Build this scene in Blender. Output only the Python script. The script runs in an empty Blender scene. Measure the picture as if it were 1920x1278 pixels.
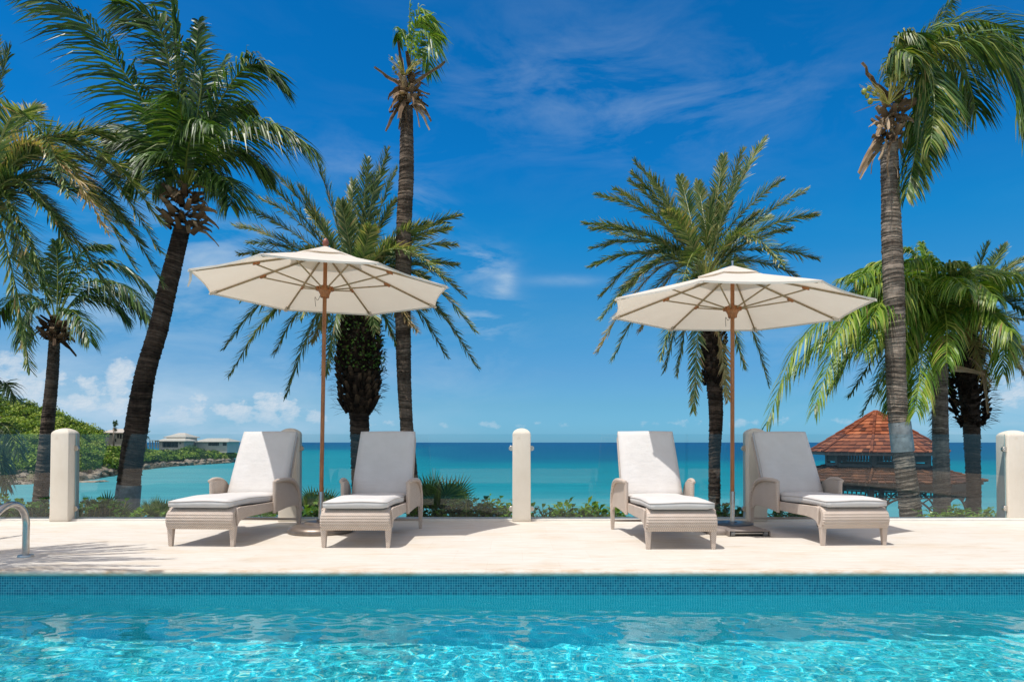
import bpy, bmesh, math, random
import numpy as np
from mathutils import Vector, Matrix

R = random.Random(7)
sc = bpy.context.scene
COL = sc.collection
# ------------------------------------------------------------------ camera
F = 1280.0; TILT = math.radians(1.2); H = 1.03; CY = 829 - F*math.tan(TILT)
cam = bpy.data.cameras.new('camera'); camo = bpy.data.objects.new('camera', cam); COL.objects.link(camo)
camo.location = (0, 0, H); camo.rotation_euler = (math.radians(90)+TILT, 0, 0)
cam.lens = 24; cam.sensor_width = 36; cam.shift_y = (CY-639)/1920; cam.clip_end = 90000; cam.clip_start = .05
sc.camera = camo
sc.view_settings.view_transform = 'Standard'; sc.view_settings.look = 'None'; sc.view_settings.exposure = 0
sc.render.engine = 'CYCLES'
sc.cycles.max_bounces = 8; sc.cycles.transparent_max_bounces = 16; sc.cycles.caustics_refractive = True
sc.cycles.sample_clamp_indirect = 6

def at(px, py, y):
    """world point seen at photo pixel (px,py) and standing at distance y"""
    dx = (px-960)/F; du = (CY-py)/F
    dy = math.cos(TILT)-du*math.sin(TILT); dz = math.sin(TILT)+du*math.cos(TILT)
    t = y/dy
    return Vector((dx*t, y, H+dz*t))

# ------------------------------------------------------------------ materials
def mat(name):
    m = bpy.data.materials.new(name); m.use_nodes = True
    nt = m.node_tree; b = nt.nodes['Principled BSDF']
    return m, nt, b
def N(nt, t, **kw):
    n = nt.nodes.new(t)
    for k, v in kw.items():
        if k in n.inputs.keys() if hasattr(n.inputs, 'keys') else False: n.inputs[k].default_value = v
        else: setattr(n, k, v)
    return n
def L(nt, a, b): nt.links.new(a, b)
def rgba(c): return (c[0], c[1], c[2], 1)
def ramp(nt, fac, stops, interp='LINEAR'):
    r = nt.nodes.new('ShaderNodeValToRGB'); r.color_ramp.interpolation = interp
    e = r.color_ramp.elements
    while len(e) < len(stops): e.new(0.5)
    for i, (p, c) in enumerate(stops):
        e[i].position = p; e[i].color = rgba(c) if len(c) == 3 else c
    if fac is not None: L(nt, fac, r.inputs[0])
    return r
def noise(nt, vec, scale, detail=4, rough=.55, dist=0):
    n = nt.nodes.new('ShaderNodeTexNoise'); n.inputs['Scale'].default_value = scale
    n.inputs['Detail'].default_value = detail; n.inputs['Roughness'].default_value = rough; n.inputs['Distortion'].default_value = dist
    if vec is not None: L(nt, vec, n.inputs['Vector'])
    return n
def mapping(nt, vec, scale=(1, 1, 1), loc=(0, 0, 0), rot=(0, 0, 0)):
    m = nt.nodes.new('ShaderNodeMapping'); L(nt, vec, m.inputs[0])
    m.inputs['Scale'].default_value = scale; m.inputs['Location'].default_value = loc; m.inputs['Rotation'].default_value = rot
    return m.outputs[0]
def coord(nt, which='Object'): return nt.nodes.new('ShaderNodeTexCoord').outputs[which]
def math_(nt, op, a, b=None, c=None, clamp=False):
    n = nt.nodes.new('ShaderNodeMath'); n.operation = op; n.use_clamp = clamp
    for i, x in enumerate((a, b, c)):
        if x is None: continue
        if isinstance(x, (int, float)): n.inputs[i].default_value = x
        else: L(nt, x, n.inputs[i])
    return n.outputs[0]
def mixc(nt, fac, a, b, mode='MIX'):
    n = nt.nodes.new('ShaderNodeMix'); n.data_type = 'RGBA'; n.blend_type = mode
    for s, x in ((0, fac), (6, a), (7, b)):
        if isinstance(x, (int, float)): n.inputs[s].default_value = x
        elif isinstance(x, (tuple, list)): n.inputs[s].default_value = rgba(x)
        else: L(nt, x, n.inputs[s])
    return n.outputs[2]
def bump(nt, b, h, strength=.3, dist=.01):
    n = nt.nodes.new('ShaderNodeBump'); n.inputs['Strength'].default_value = strength; n.inputs['Distance'].default_value = dist
    L(nt, h, n.inputs['Height']); L(nt, n.outputs[0], b.inputs['Normal'])
    return n
def simple(name, c, rough=.6, var=.15, scale=20, metal=0, bs=0, spec=.5):
    m, nt, b = mat(name)
    n = noise(nt, coord(nt), scale, 5)
    lo = tuple(x*(1-var) for x in c); hi = tuple(min(1, x*(1+var)) for x in c)
    r = ramp(nt, n.outputs[0], [(.3, lo), (.7, hi)])
    L(nt, r.outputs[0], b.inputs['Base Color']); b.inputs['Roughness'].default_value = rough; b.inputs['Metallic'].default_value = metal
    b.inputs['Specular IOR Level'].default_value = spec
    if bs: bump(nt, b, n.outputs[0], bs, .01)
    return m
def leaf_mat(name, stops, rough=.42, trans=.28, spec=.5):
    """leaf colour from the per-leaflet tint stored on the mesh"""
    m, nt, b = mat(name)
    a = nt.nodes.new('ShaderNodeAttribute'); a.attribute_name = 'tint'
    s = nt.nodes.new('ShaderNodeSeparateColor'); L(nt, a.outputs['Color'], s.inputs[0])
    r = ramp(nt, s.outputs[0], stops)
    L(nt, r.outputs[0], b.inputs['Base Color']); b.inputs['Roughness'].default_value = rough
    b.inputs['Specular IOR Level'].default_value = spec
    t = nt.nodes.new('ShaderNodeBsdfTranslucent')
    tcol = mixc(nt, 1.0, r.outputs[0], (1.5, 1.5, .55), 'MULTIPLY'); L(nt, tcol, t.inputs[0])
    mx = nt.nodes.new('ShaderNodeMixShader'); mx.inputs[0].default_value = trans
    L(nt, b.outputs[0], mx.inputs[1]); L(nt, t.outputs[0], mx.inputs[2])
    L(nt, mx.outputs[0], nt.nodes['Material Output'].inputs[0])
    return m
M = {}
# tint: 0 dark green .. .6 bright .. .85 yellow .. 1 dead brown
M['coco_leaf'] = leaf_mat('coconut leaf', [(0, (0.014, 0.043, 0.012)), (.35, (0.038, 0.099, 0.017)), (.62, (0.109, 0.210, 0.032)), (.82, (0.290, 0.319, 0.072)), (1, (0.319, 0.203, 0.087))])
M['bright_leaf'] = leaf_mat('bright palm leaf', [(0, (.022, .065, .010)), (.35, (.085, .19, .018)), (.62, (.22, .36, .035)), (.82, (.40, .44, .08)), (1, (.30, .19, .08))], trans=.33)
M['date_leaf'] = leaf_mat('date palm leaf', [(0, (0.020, 0.053, 0.018)), (.35, (0.069, 0.139, 0.041)), (.62, (0.193, 0.274, 0.081)), (.82, (0.447, 0.426, 0.183)), (1, (0.426, 0.274, 0.132))], trans=.22)
M['shrub_leaf'] = leaf_mat('shrub leaf', [(0, (.014, .042, .008)), (.4, (.075, .18, .02)), (.7, (.19, .34, .04)), (1, (.38, .42, .10))], rough=.35, trans=.3)
M['scrub_leaf'] = leaf_mat('hillside scrub', [(0, (.013, .036, .007)), (.35, (.070, .145, .016)), (.7, (.24, .34, .035)), (1, (.34, .37, .09))], rough=.6, trans=.2, spec=.25)
M['husk'] = leaf_mat('palm husk', [(0, (.045, .026, .014)), (.5, (.21, .135, .075)), (1, (.50, .37, .24))], rough=.75, trans=.06, spec=.2)
M['boot'] = leaf_mat('old leaf base', [(0, (.010, .007, .005)), (.5, (.040, .026, .016)), (1, (.13, .085, .05))], rough=.85, trans=.0, spec=.15)
def trunk_mat(name, dark, light):
    m, nt, b = mat(name)
    a = nt.nodes.new('ShaderNodeAttribute'); a.attribute_name = 'tint'
    s = nt.nodes.new('ShaderNodeSeparateColor'); L(nt, a.outputs['Color'], s.inputs[0])
    v = coord(nt)
    n1 = noise(nt, mapping(nt, v, (14, 14, 60)), 1, 6, .65)
    n2 = noise(nt, v, 2.6, 6, .65); n3 = noise(nt, mapping(nt, v, (40, 40, 5)), 1, 4, .6)
    f = math_(nt, 'ADD', math_(nt, 'MULTIPLY', s.outputs[0], .55), math_(nt, 'MULTIPLY', n1.outputs[0], .55))
    f = math_(nt, 'ADD', f, math_(nt, 'MULTIPLY', math_(nt, 'SUBTRACT', n2.outputs[0], .5), .95))
    f = math_(nt, 'ADD', f, math_(nt, 'MULTIPLY', math_(nt, 'SUBTRACT', n3.outputs[0], .5), .35))
    mid = tuple((x+y)/2.4 for x, y in zip(dark, light))
    r = ramp(nt, f, [(.18, dark), (.5, mid), (.85, light)])
    L(nt, r.outputs[0], b.inputs['Base Color']); b.inputs['Roughness'].default_value = .9; b.inputs['Specular IOR Level'].default_value = .15
    bump(nt, b, n1.outputs[0], .7, .02)
    return m
M['trunk_brown'] = trunk_mat('brown ringed bark', (.022, .015, .011), (.25, .19, .14))
M['trunk_dark'] = trunk_mat('dark bark', (.013, .009, .007), (.13, .092, .066))
M['trunk_grey'] = trunk_mat('grey ringed bark', (.06, .045, .034), (.42, .345, .27))

def travertine():
    m, nt, b = mat('travertine paving')
    v = coord(nt)
    streak = noise(nt, mapping(nt, v, (1.1, 7, 7)), 2.2, 7, .65, .6)
    blot = noise(nt, mapping(nt, v, (.8, 1.6, 1)), 1.7, 5, .6)
    fine = noise(nt, mapping(nt, v, (10, 38, 10)), 2.0, 5, .7)
    base = ramp(nt, streak.outputs[0], [(.26, (.54, .465, .37)), (.42, (.645, .60, .525)), (.6, (.68, .645, .585)), (.78, (.735, .71, .66))]).outputs[0]
    warm = ramp(nt, blot.outputs[0], [(.50, (1, 1, 1)), (.74, (.93, .84, .72))]).outputs[0]
    c = mixc(nt, .85, base, warm, 'MULTIPLY')
    ft = noise(nt, mapping(nt, v, (2.2, 15, 15)), 1.6, 6, .7, 1.2); c = mixc(nt, .7, c, ramp(nt, ft.outputs[0], [(.30, (.80, .73, .63)), (.45, (1, 1, 1)), (.62, (.97, .96, .94))]).outputs[0], 'MULTIPLY')
    pit = ramp(nt, fine.outputs[0], [(.24, (.62, .52, .42)), (.36, (1, 1, 1))]).outputs[0]
    c = mixc(nt, .55, c, pit, 'MULTIPLY')
    # joints of large slabs
    br = nt.nodes.new('ShaderNodeTexBrick'); L(nt, mapping(nt, v, (1, 1, 1), (0.21, .14, 0)), br.inputs['Vector'])
    br.offset = .5; br.inputs['Scale'].default_value = 1; br.inputs['Brick Width'].default_value = .61; br.inputs['Row Height'].default_value = .61
    br.inputs['Mortar Size'].default_value = .0022; br.inputs['Mortar Smooth'].default_value = .3
    br.inputs['Color1'].default_value = (1, 1, 1, 1); br.inputs['Color2'].default_value = (.94, .92, .89, 1); br.inputs['Mortar'].default_value = (.80, .74, .66, 1)
    c = mixc(nt, .45, c, br.outputs[0], 'MULTIPLY')
    sp = noise(nt, v, 9, 3, .5); spk = ramp(nt, sp.outputs[0], [(.74, (1, 1, 1)), (.80, (.70, .60, .48))]).outputs[0]
    c = mixc(nt, .6, c, spk, 'MULTIPLY')
    # rusty staining close to the pool edge
    sep = nt.nodes.new('ShaderNodeSeparateXYZ'); L(nt, v, sep.inputs[0])
    edge = math_(nt, 'SUBTRACT', 1, math_(nt, 'DIVIDE', math_(nt, 'SUBTRACT', sep.outputs[1], 5.54), .13), clamp=True)
    st = noise(nt, mapping(nt, v, (3, 9, 9)), 1.5, 5, .7)
    stf = math_(nt, 'MULTIPLY', edge, ramp(nt, st.outputs[0], [(.42, (0, 0, 0)), (.72, (1, 1, 1))]).outputs[0])
    c = mixc(nt, math_(nt, 'MULTIPLY', stf, .85), c, (.44, .27, .13))
    L(nt, c, b.inputs['Base Color']); b.inputs['Roughness'].default_value = .62; b.inputs['Specular IOR Level'].default_value = .3
    bump(nt, b, fine.outputs[0], .12, .004)
    return m
M['travertine'] = travertine()
M['edge_stone'] = simple('pale edge stone', (.72, .69, .63), .6, .08, 5)
def plaster():
    m, nt, b = mat('cream painted render')
    v = coord(nt)
    n1 = noise(nt, v, 2.3, 5); n2 = noise(nt, v, 60, 3); n3 = noise(nt, mapping(nt, v, (3, 3, 1.0)), 1.5, 5, .7)
    c = ramp(nt, n1.outputs[0], [(.3, (.66, .60, .50)), (.7, (.72, .665, .57))]).outputs[0]
    c = mixc(nt, .5, c, ramp(nt, n3.outputs[0], [(.25, (.93, .90, .85)), (.5, (1, 1, 1))]).outputs[0], 'MULTIPLY')
    sz = nt.nodes.new('ShaderNodeSeparateXYZ'); L(nt, v, sz.inputs[0]); n4 = noise(nt, v, 11, 5, .65)
    foot = math_(nt, 'MULTIPLY', math_(nt, 'SUBTRACT', 1, math_(nt, 'DIVIDE', sz.outputs[2], .16), clamp=True), math_(nt, 'ADD', n4.outputs[0], .1))
    c = mixc(nt, math_(nt, 'MULTIPLY', foot, .4), c, (.45, .38, .29))
    c = mixc(nt, .6, c, ramp(nt, n4.outputs[0], [(.27, (.84, .80, .73)), (.40, (1, 1, 1))]).outputs[0], 'MULTIPLY')
    L(nt, c, b.inputs['Base Color']); b.inputs['Roughness'].default_value = .8; b.inputs['Specular IOR Level'].default_value = .2
    bump(nt, b, math_(nt, 'ADD', n2.outputs[0], math_(nt, 'MULTIPLY', n4.outputs[0], 1.5)), .25, .006)
    return m
M['plaster'] = plaster()
def mosaic(name, pitch, cols, grout, spec=.5, rough=.25, axis='XZ', below=None):
    m, nt, b = mat(name)
    v = coord(nt); sep = nt.nodes.new('ShaderNodeSeparateXYZ'); L(nt, v, sep.inputs[0])
    i, j = {'XZ': (0, 2), 'XY': (0, 1), 'YZ': (1, 2)}[axis]
    comb = nt.nodes.new('ShaderNodeCombineXYZ')
    fx = math_(nt, 'DIVIDE', sep.outputs[i], pitch); fy = math_(nt, 'DIVIDE', sep.outputs[j], pitch)
    L(nt, math_(nt, 'FLOOR', fx), comb.inputs[0]); L(nt, math_(nt, 'FLOOR', fy), comb.inputs[1])
    w = nt.nodes.new('ShaderNodeTexWhiteNoise'); L(nt, comb.outputs[0], w.inputs['Vector'])
    c = ramp(nt, w.outputs['Value'], cols).outputs[0]
    g = 0.075
    ex = math_(nt, 'COMPARE', math_(nt, 'FRACT', fx), 0.0, g*1.6); ey = math_(nt, 'COMPARE', math_(nt, 'FRACT', fy), 0.0, g*1.6)
    ge = math_(nt, 'MAXIMUM', ex, ey)
    c = mixc(nt, ge, c, grout)
    if below: c = mixc(nt, math_(nt, 'LESS_THAN', sep.outputs[2], -.222), c, mixc(nt, ge, below[0], below[1]))
    L(nt, c, b.inputs['Base Color']); b.inputs['Roughness'].default_value = rough; b.inputs['Specular IOR Level'].default_value = spec
    return m
M['wall_tile'] = mosaic('waterline mosaic', .0202, [(0, (.004, .15, .25)), (.5, (.006, .21, .32)), (1, (.014, .27, .38))], (.16, .55, .63), axis='XZ', below=((.008, .45, .56), (.18, .68, .75)))
M['wall_tile_side'] = mosaic('side wall mosaic', .0202, [(0, (.004, .15, .25)), (.5, (.006, .21, .32)), (1, (.014, .27, .38))], (.16, .55, .63), axis='YZ', below=((.008, .45, .56), (.18, .68, .75)))
M['floor_tile'] = mosaic('pool floor mosaic', .0202, [(0, (.005, .38, .49)), (.5, (.012, .53, .62)), (.88, (.07, .70, .75)), (1, (.50, .78, .60))], (.18, .70, .75), axis='XY')
def glass_water():
    m, nt, b = mat('pool water')
    nt.nodes.remove(b)
    g = nt.nodes.new('ShaderNodeBsdfGlass'); g.inputs['IOR'].default_value = 1.333; g.inputs['Roughness'].default_value = 0
    g.inputs['Color'].default_value = (.90, .995, 1, 1)
    L(nt, g.outputs[0], nt.nodes['Material Output'].inputs[0])
    return m
M['pool_water'] = glass_water()
def pane():
    m, nt, b = mat('clear balustrade glass'); nt.nodes.remove(b)
    t = nt.nodes.new('ShaderNodeBsdfTransparent'); t.inputs[0].default_value = (.925, .965, .972, 1)
    g = nt.nodes.new('ShaderNodeBsdfGlossy'); g.inputs['Roughness'].default_value = .015
    f = nt.nodes.new('ShaderNodeFresnel'); f.inputs[0].default_value = 1.42
    mx = nt.nodes.new('ShaderNodeMixShader'); L(nt, f.outputs[0], mx.inputs[0]); L(nt, t.outputs[0], mx.inputs[1]); L(nt, g.outputs[0], mx.inputs[2])
    L(nt, mx.outputs[0], nt.nodes['Material Output'].inputs[0])
    return m
M['pane'] = pane()
m, nt, b = mat('glass edge'); b.inputs['Base Color'].default_value = (.55, .72, .68, 1); b.inputs['Roughness'].default_value = .2; M['glass_edge'] = m
M['steel'] = simple('brushed steel', (.55, .53, .50), .28, .12, 40, 1)
M['satin'] = simple('satin steel plate', (.62, .57, .50), .38, .1, 40, 1)
M['sheet_metal'] = simple('grey sheet metal', (.30, .33, .33), .55, .35, 9, .35)  # dull grey metal of the band round the trunk
M['painted_bark'] = simple('grey painted bark', (.25, .26, .26), .85, .35, 14, 0, .5)
def teak():
    m, nt, b = mat('teak'); v = coord(nt)
    n = noise(nt, mapping(nt, v, (30, 30, 2)), 2, 6, .6)
    r = ramp(nt, n.outputs[0], [(.3, (.22, .075, .020)), (.55, (.38, .145, .045)), (.75, (.47, .20, .07))])
    L(nt, r.outputs[0], b.inputs['Base Color']); b.inputs['Roughness'].default_value = .45
    return m
M['teak'] = teak()
M['rib_wood'] = simple('pale rib wood', (.30, .22, .12), .5, .25, 30)
M['finial_wood'] = simple('red brown turned wood', (.26, .085, .05), .35, .2, 30)
def canvas():
    m, nt, b = mat('cream canvas'); v = coord(nt)
    n = noise(nt, v, 3.5, 5); w = noise(nt, v, 240, 2)
    r = ramp(nt, n.outputs[0], [(.3, (.72, .675, .60)), (.7, (.78, .74, .67))])
    L(nt, r.outputs[0], b.inputs['Base Color']); b.inputs['Roughness'].default_value = .9; b.inputs['Specular IOR Level'].default_value = .15
    bump(nt, b, math_(nt, 'ADD', math_(nt, 'MULTIPLY', n.outputs[0], 3), w.outputs[0]), .2, .006)
    t = nt.nodes.new('ShaderNodeBsdfTranslucent'); t.inputs[0].default_value = (.84, .73, .58, 1)
    mx = nt.nodes.new('ShaderNodeMixShader'); mx.inputs[0].default_value = .30
    L(nt, b.outputs[0], mx.inputs[1]); L(nt, t.outputs[0], mx.inputs[2]); L(nt, mx.outputs[0], nt.nodes['Material Output'].inputs[0])
    return m
M['canvas'] = canvas()
def fabric():
    m, nt, b = mat('off white outdoor fabric'); v = coord(nt)
    n = noise(nt, v, 4, 6, .6); w = noise(nt, mapping(nt, v, (1, 1, 1)), 320, 2); k = noise(nt, mapping(nt, v, (3, 9, 5)), 3, 3)
    r = ramp(nt, n.outputs[0], [(.3, (.60, .575, .545)), (.7, (.66, .64, .615))])
    L(nt, r.outputs[0], b.inputs['Base Color']); b.inputs['Roughness'].default_value = .95; b.inputs['Specular IOR Level'].default_value = .12
    h = math_(nt, 'ADD', math_(nt, 'MULTIPLY', k.outputs[0], 5), w.outputs[0])
    bump(nt, b, h, .28, .006)
    b.inputs['Sheen Weight'].default_value = .15
    return m
M['fabric'] = fabric()
M['piping'] = simple('cushion piping', (.40, .35, .30), .9, .08, 40)
def wicker():
    m, nt, b = mat('pale woven wicker'); v = coord(nt)
    w1 = nt.nodes.new('ShaderNodeTexWave'); w1.bands_direction = 'Z'; w1.inputs['Scale'].default_value = 42; w1.inputs['Distortion'].default_value = .6; L(nt, v, w1.inputs['Vector'])
    w2 = nt.nodes.new('ShaderNodeTexWave'); w2.bands_direction = 'DIAGONAL'; w2.inputs['Scale'].default_value = 34; w2.inputs['Distortion'].default_value = .6; L(nt, v, w2.inputs['Vector'])
    h = math_(nt, 'MULTIPLY', w1.outputs['Fac'], w2.outputs['Fac'])
    n = noise(nt, v, 6, 5); n2 = noise(nt, mapping(nt, v, (20, 20, 120)), 1.5, 3)
    c = ramp(nt, h, [(0, (.42, .33, .26)), (.28, (.72, .63, .55)), (1, (.81, .74, .665))]).outputs[0]
    c = mixc(nt, .6, c, ramp(nt, n.outputs[0], [(.3, (.88, .84, .80)), (.7, (1, 1, 1))]).outputs[0], 'MULTIPLY')
    c = mixc(nt, .5, c, ramp(nt, n2.outputs[0], [(.3, (.8, .74, .68)), (.6, (1, 1, 1))]).outputs[0], 'MULTIPLY')
    L(nt, c, b.inputs['Base Color']); b.inputs['Roughness'].default_value = .6; b.inputs['Specular IOR Level'].default_value = .3
    bump(nt, b, h, .55, .004)
    return m
M['wicker'] = wicker()
M['base_bronze'] = simple('weathered bronze base', (.22, .18, .15), .38, .2, 12, .55)
M['base_stone'] = simple('dusty grey base', (.25, .21, .185), .55, .25, 9, .1)
M['plate_blue'] = simple('dark steel plate', (.10, .13, .17), .3, .2, 20, .7)
M['rubber'] = simple('grey rubber', (.16, .16, .16), .6, .2, 30)
M['black'] = simple('dark housing', (.03, .025, .022), .6, .2, 30)

def sea_mat():
    m, nt, b = mat('sea water'); v = coord(nt)
    sep = nt.nodes.new('ShaderNodeSeparateXYZ'); L(nt, v, sep.inputs[0])
    n = noise(nt, mapping(nt, v, (.006, .02, 1)), 1, 5, .6)
    n2 = noise(nt, mapping(nt, v, (.035, .16, 1)), 1, 5, .65)
    d = math_(nt, 'LOGARITHM', math_(nt, 'MAXIMUM', sep.outputs[1], 10), 10)          # 1..5
    d = math_(nt, 'ADD', d, math_(nt, 'MULTIPLY', math_(nt, 'SUBTRACT', n.outputs[0], .5), .16))
    # the bay on the left stays shallow further out
    bay = math_(nt, 'MULTIPLY', math_(nt, 'DIVIDE', math_(nt, 'ADD', sep.outputs[0], 18), -60, clamp=True), .42)
    d = math_(nt, 'SUBTRACT', d, bay)
    f = math_(nt, 'DIVIDE', math_(nt, 'SUBTRACT', d, 1.0), 4.0)
    r = ramp(nt, f, [(.05, (.12, .32, .33)), (.20, (.06, .27, .30)), (.235, (.012, .215, .26)), (.30, (.002, .18, .235)), (.318, (.001, .165, .225)), (.345, (.001, .105, .19)), (.42, (.001, .085, .18)), (.60, (.001, .075, .185)), (1, (.001, .07, .175))])
    c = mixc(nt, .35, r.outputs[0], ramp(nt, n2.outputs[0], [(.35, (.55, .68, .76)), (.6, (1.15, 1.12, 1.1))]).outputs[0], 'MULTIPLY')
    n3 = noise(nt, mapping(nt, v, (.16, .7, 1)), 1, 5, .7)
    c = mixc(nt, .35, c, ramp(nt, n3.outputs[0], [(.35, (.6, .72, .78)), (.62, (1.2, 1.15, 1.12))]).outputs[0], 'MULTIPLY')
    foam = noise(nt, mapping(nt, v, (.045, .35, 1)), 1, 6, .7)
    fo = math_(nt, 'MULTIPLY', ramp(nt, foam.outputs[0], [(.70, (0, 0, 0)), (.78, (1, 1, 1))]).outputs[0], .45)
    c = mixc(nt, fo, c, (.55, .62, .6))
    wv = noise(nt, mapping(nt, v, (.5, 1.6, 1)), 1, 5, .6)
    nt.nodes.remove(b)
    df = nt.nodes.new('ShaderNodeBsdfDiffuse'); L(nt, c, df.inputs[0])
    gl = nt.nodes.new('ShaderNodeBsdfGlossy'); gl.inputs['Roughness'].default_value = .3
    bp = nt.nodes.new('ShaderNodeBump'); bp.inputs['Strength'].default_value = .6; bp.inputs['Distance'].default_value = .35; L(nt, wv.outputs[0], bp.inputs['Height']); L(nt, bp.outputs[0], gl.inputs['Normal']); L(nt, bp.outputs[0], df.inputs['Normal'])
    mx = nt.nodes.new('ShaderNodeMixShader'); mx.inputs[0].default_value = .07; L(nt, df.outputs[0], mx.inputs[1]); L(nt, gl.outputs[0], mx.inputs[2]); L(nt, mx.outputs[0], nt.nodes['Material Output'].inputs[0])
    return m
M['sea'] = sea_mat()
M['soil'] = simple('garden soil', (.09, .07, .045), .95, .4, 2, 0, .5)
M['hill_soil'] = simple('hillside ground', (.10, .095, .05), .95, .5, .15, 0, 0)
M['sand'] = simple('wet sand', (.30, .27, .22), .8, .2, .3)
M['rock'] = simple('pale shore rock', (.25, .20, .15), .95, .55, .9, 0, .6)
M['roof_white'] = simple('white shingle roof', (.44, .40, .34), .8, .12, 2)
M['house_white'] = simple('white house wall', (.48, .46, .41), .8, .08, 1)
M['house_beige'] = simple('beige house wall', (.40, .35, .27), .8, .1, 1)
M['dark_glass'] = simple('dark window', (.03, .035, .04), .15, .3, 3)
M['curtain'] = simple('red cloth', (.40, .06, .05), .8, .2, 5)
def shingles(name='terracotta shingles', k=1.0):
    m, nt, b = mat(name); v = coord(nt)
    a = nt.nodes.new('ShaderNodeAttribute'); a.attribute_name = 'tint'
    s = nt.nodes.new('ShaderNodeSeparateColor'); L(nt, a.outputs['Color'], s.inputs[0])
    n = noise(nt, v, 5, 5)
    f = math_(nt, 'ADD', math_(nt, 'MULTIPLY', s.outputs[0], .7), math_(nt, 'MULTIPLY', n.outputs[0], .3))
    r = ramp(nt, f, [(.1, (.06, .022, .014)), (.42, (.20, .062, .03)), (.68, (.33, .105, .045)), (.95, (.46, .20, .10))])
    c = r.outputs[0]
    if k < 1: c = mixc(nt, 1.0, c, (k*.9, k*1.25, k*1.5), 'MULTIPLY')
    L(nt, c, b.inputs['Base Color']); b.inputs['Roughness'].default_value = .85; b.inputs['Specular IOR Level'].default_value = .2
    return m
M['shingle'] = shingles(); M['shingle_shaded'] = shingles('palm shaded shingles', .55)  # second copy is darkened: palm shade on the lower roof put into its colour
M['gaz_wood'] = simple('grey painted gazebo timber', (.13, .11, .09), .7, .2, 6)
M['green_fruit'] = simple('unripe coconut', (.26, .30, .05), .4, .35, 25)
M['stalk'] = simple('yellow green stalk', (.42, .37, .09), .5, .3, 30)

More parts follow.
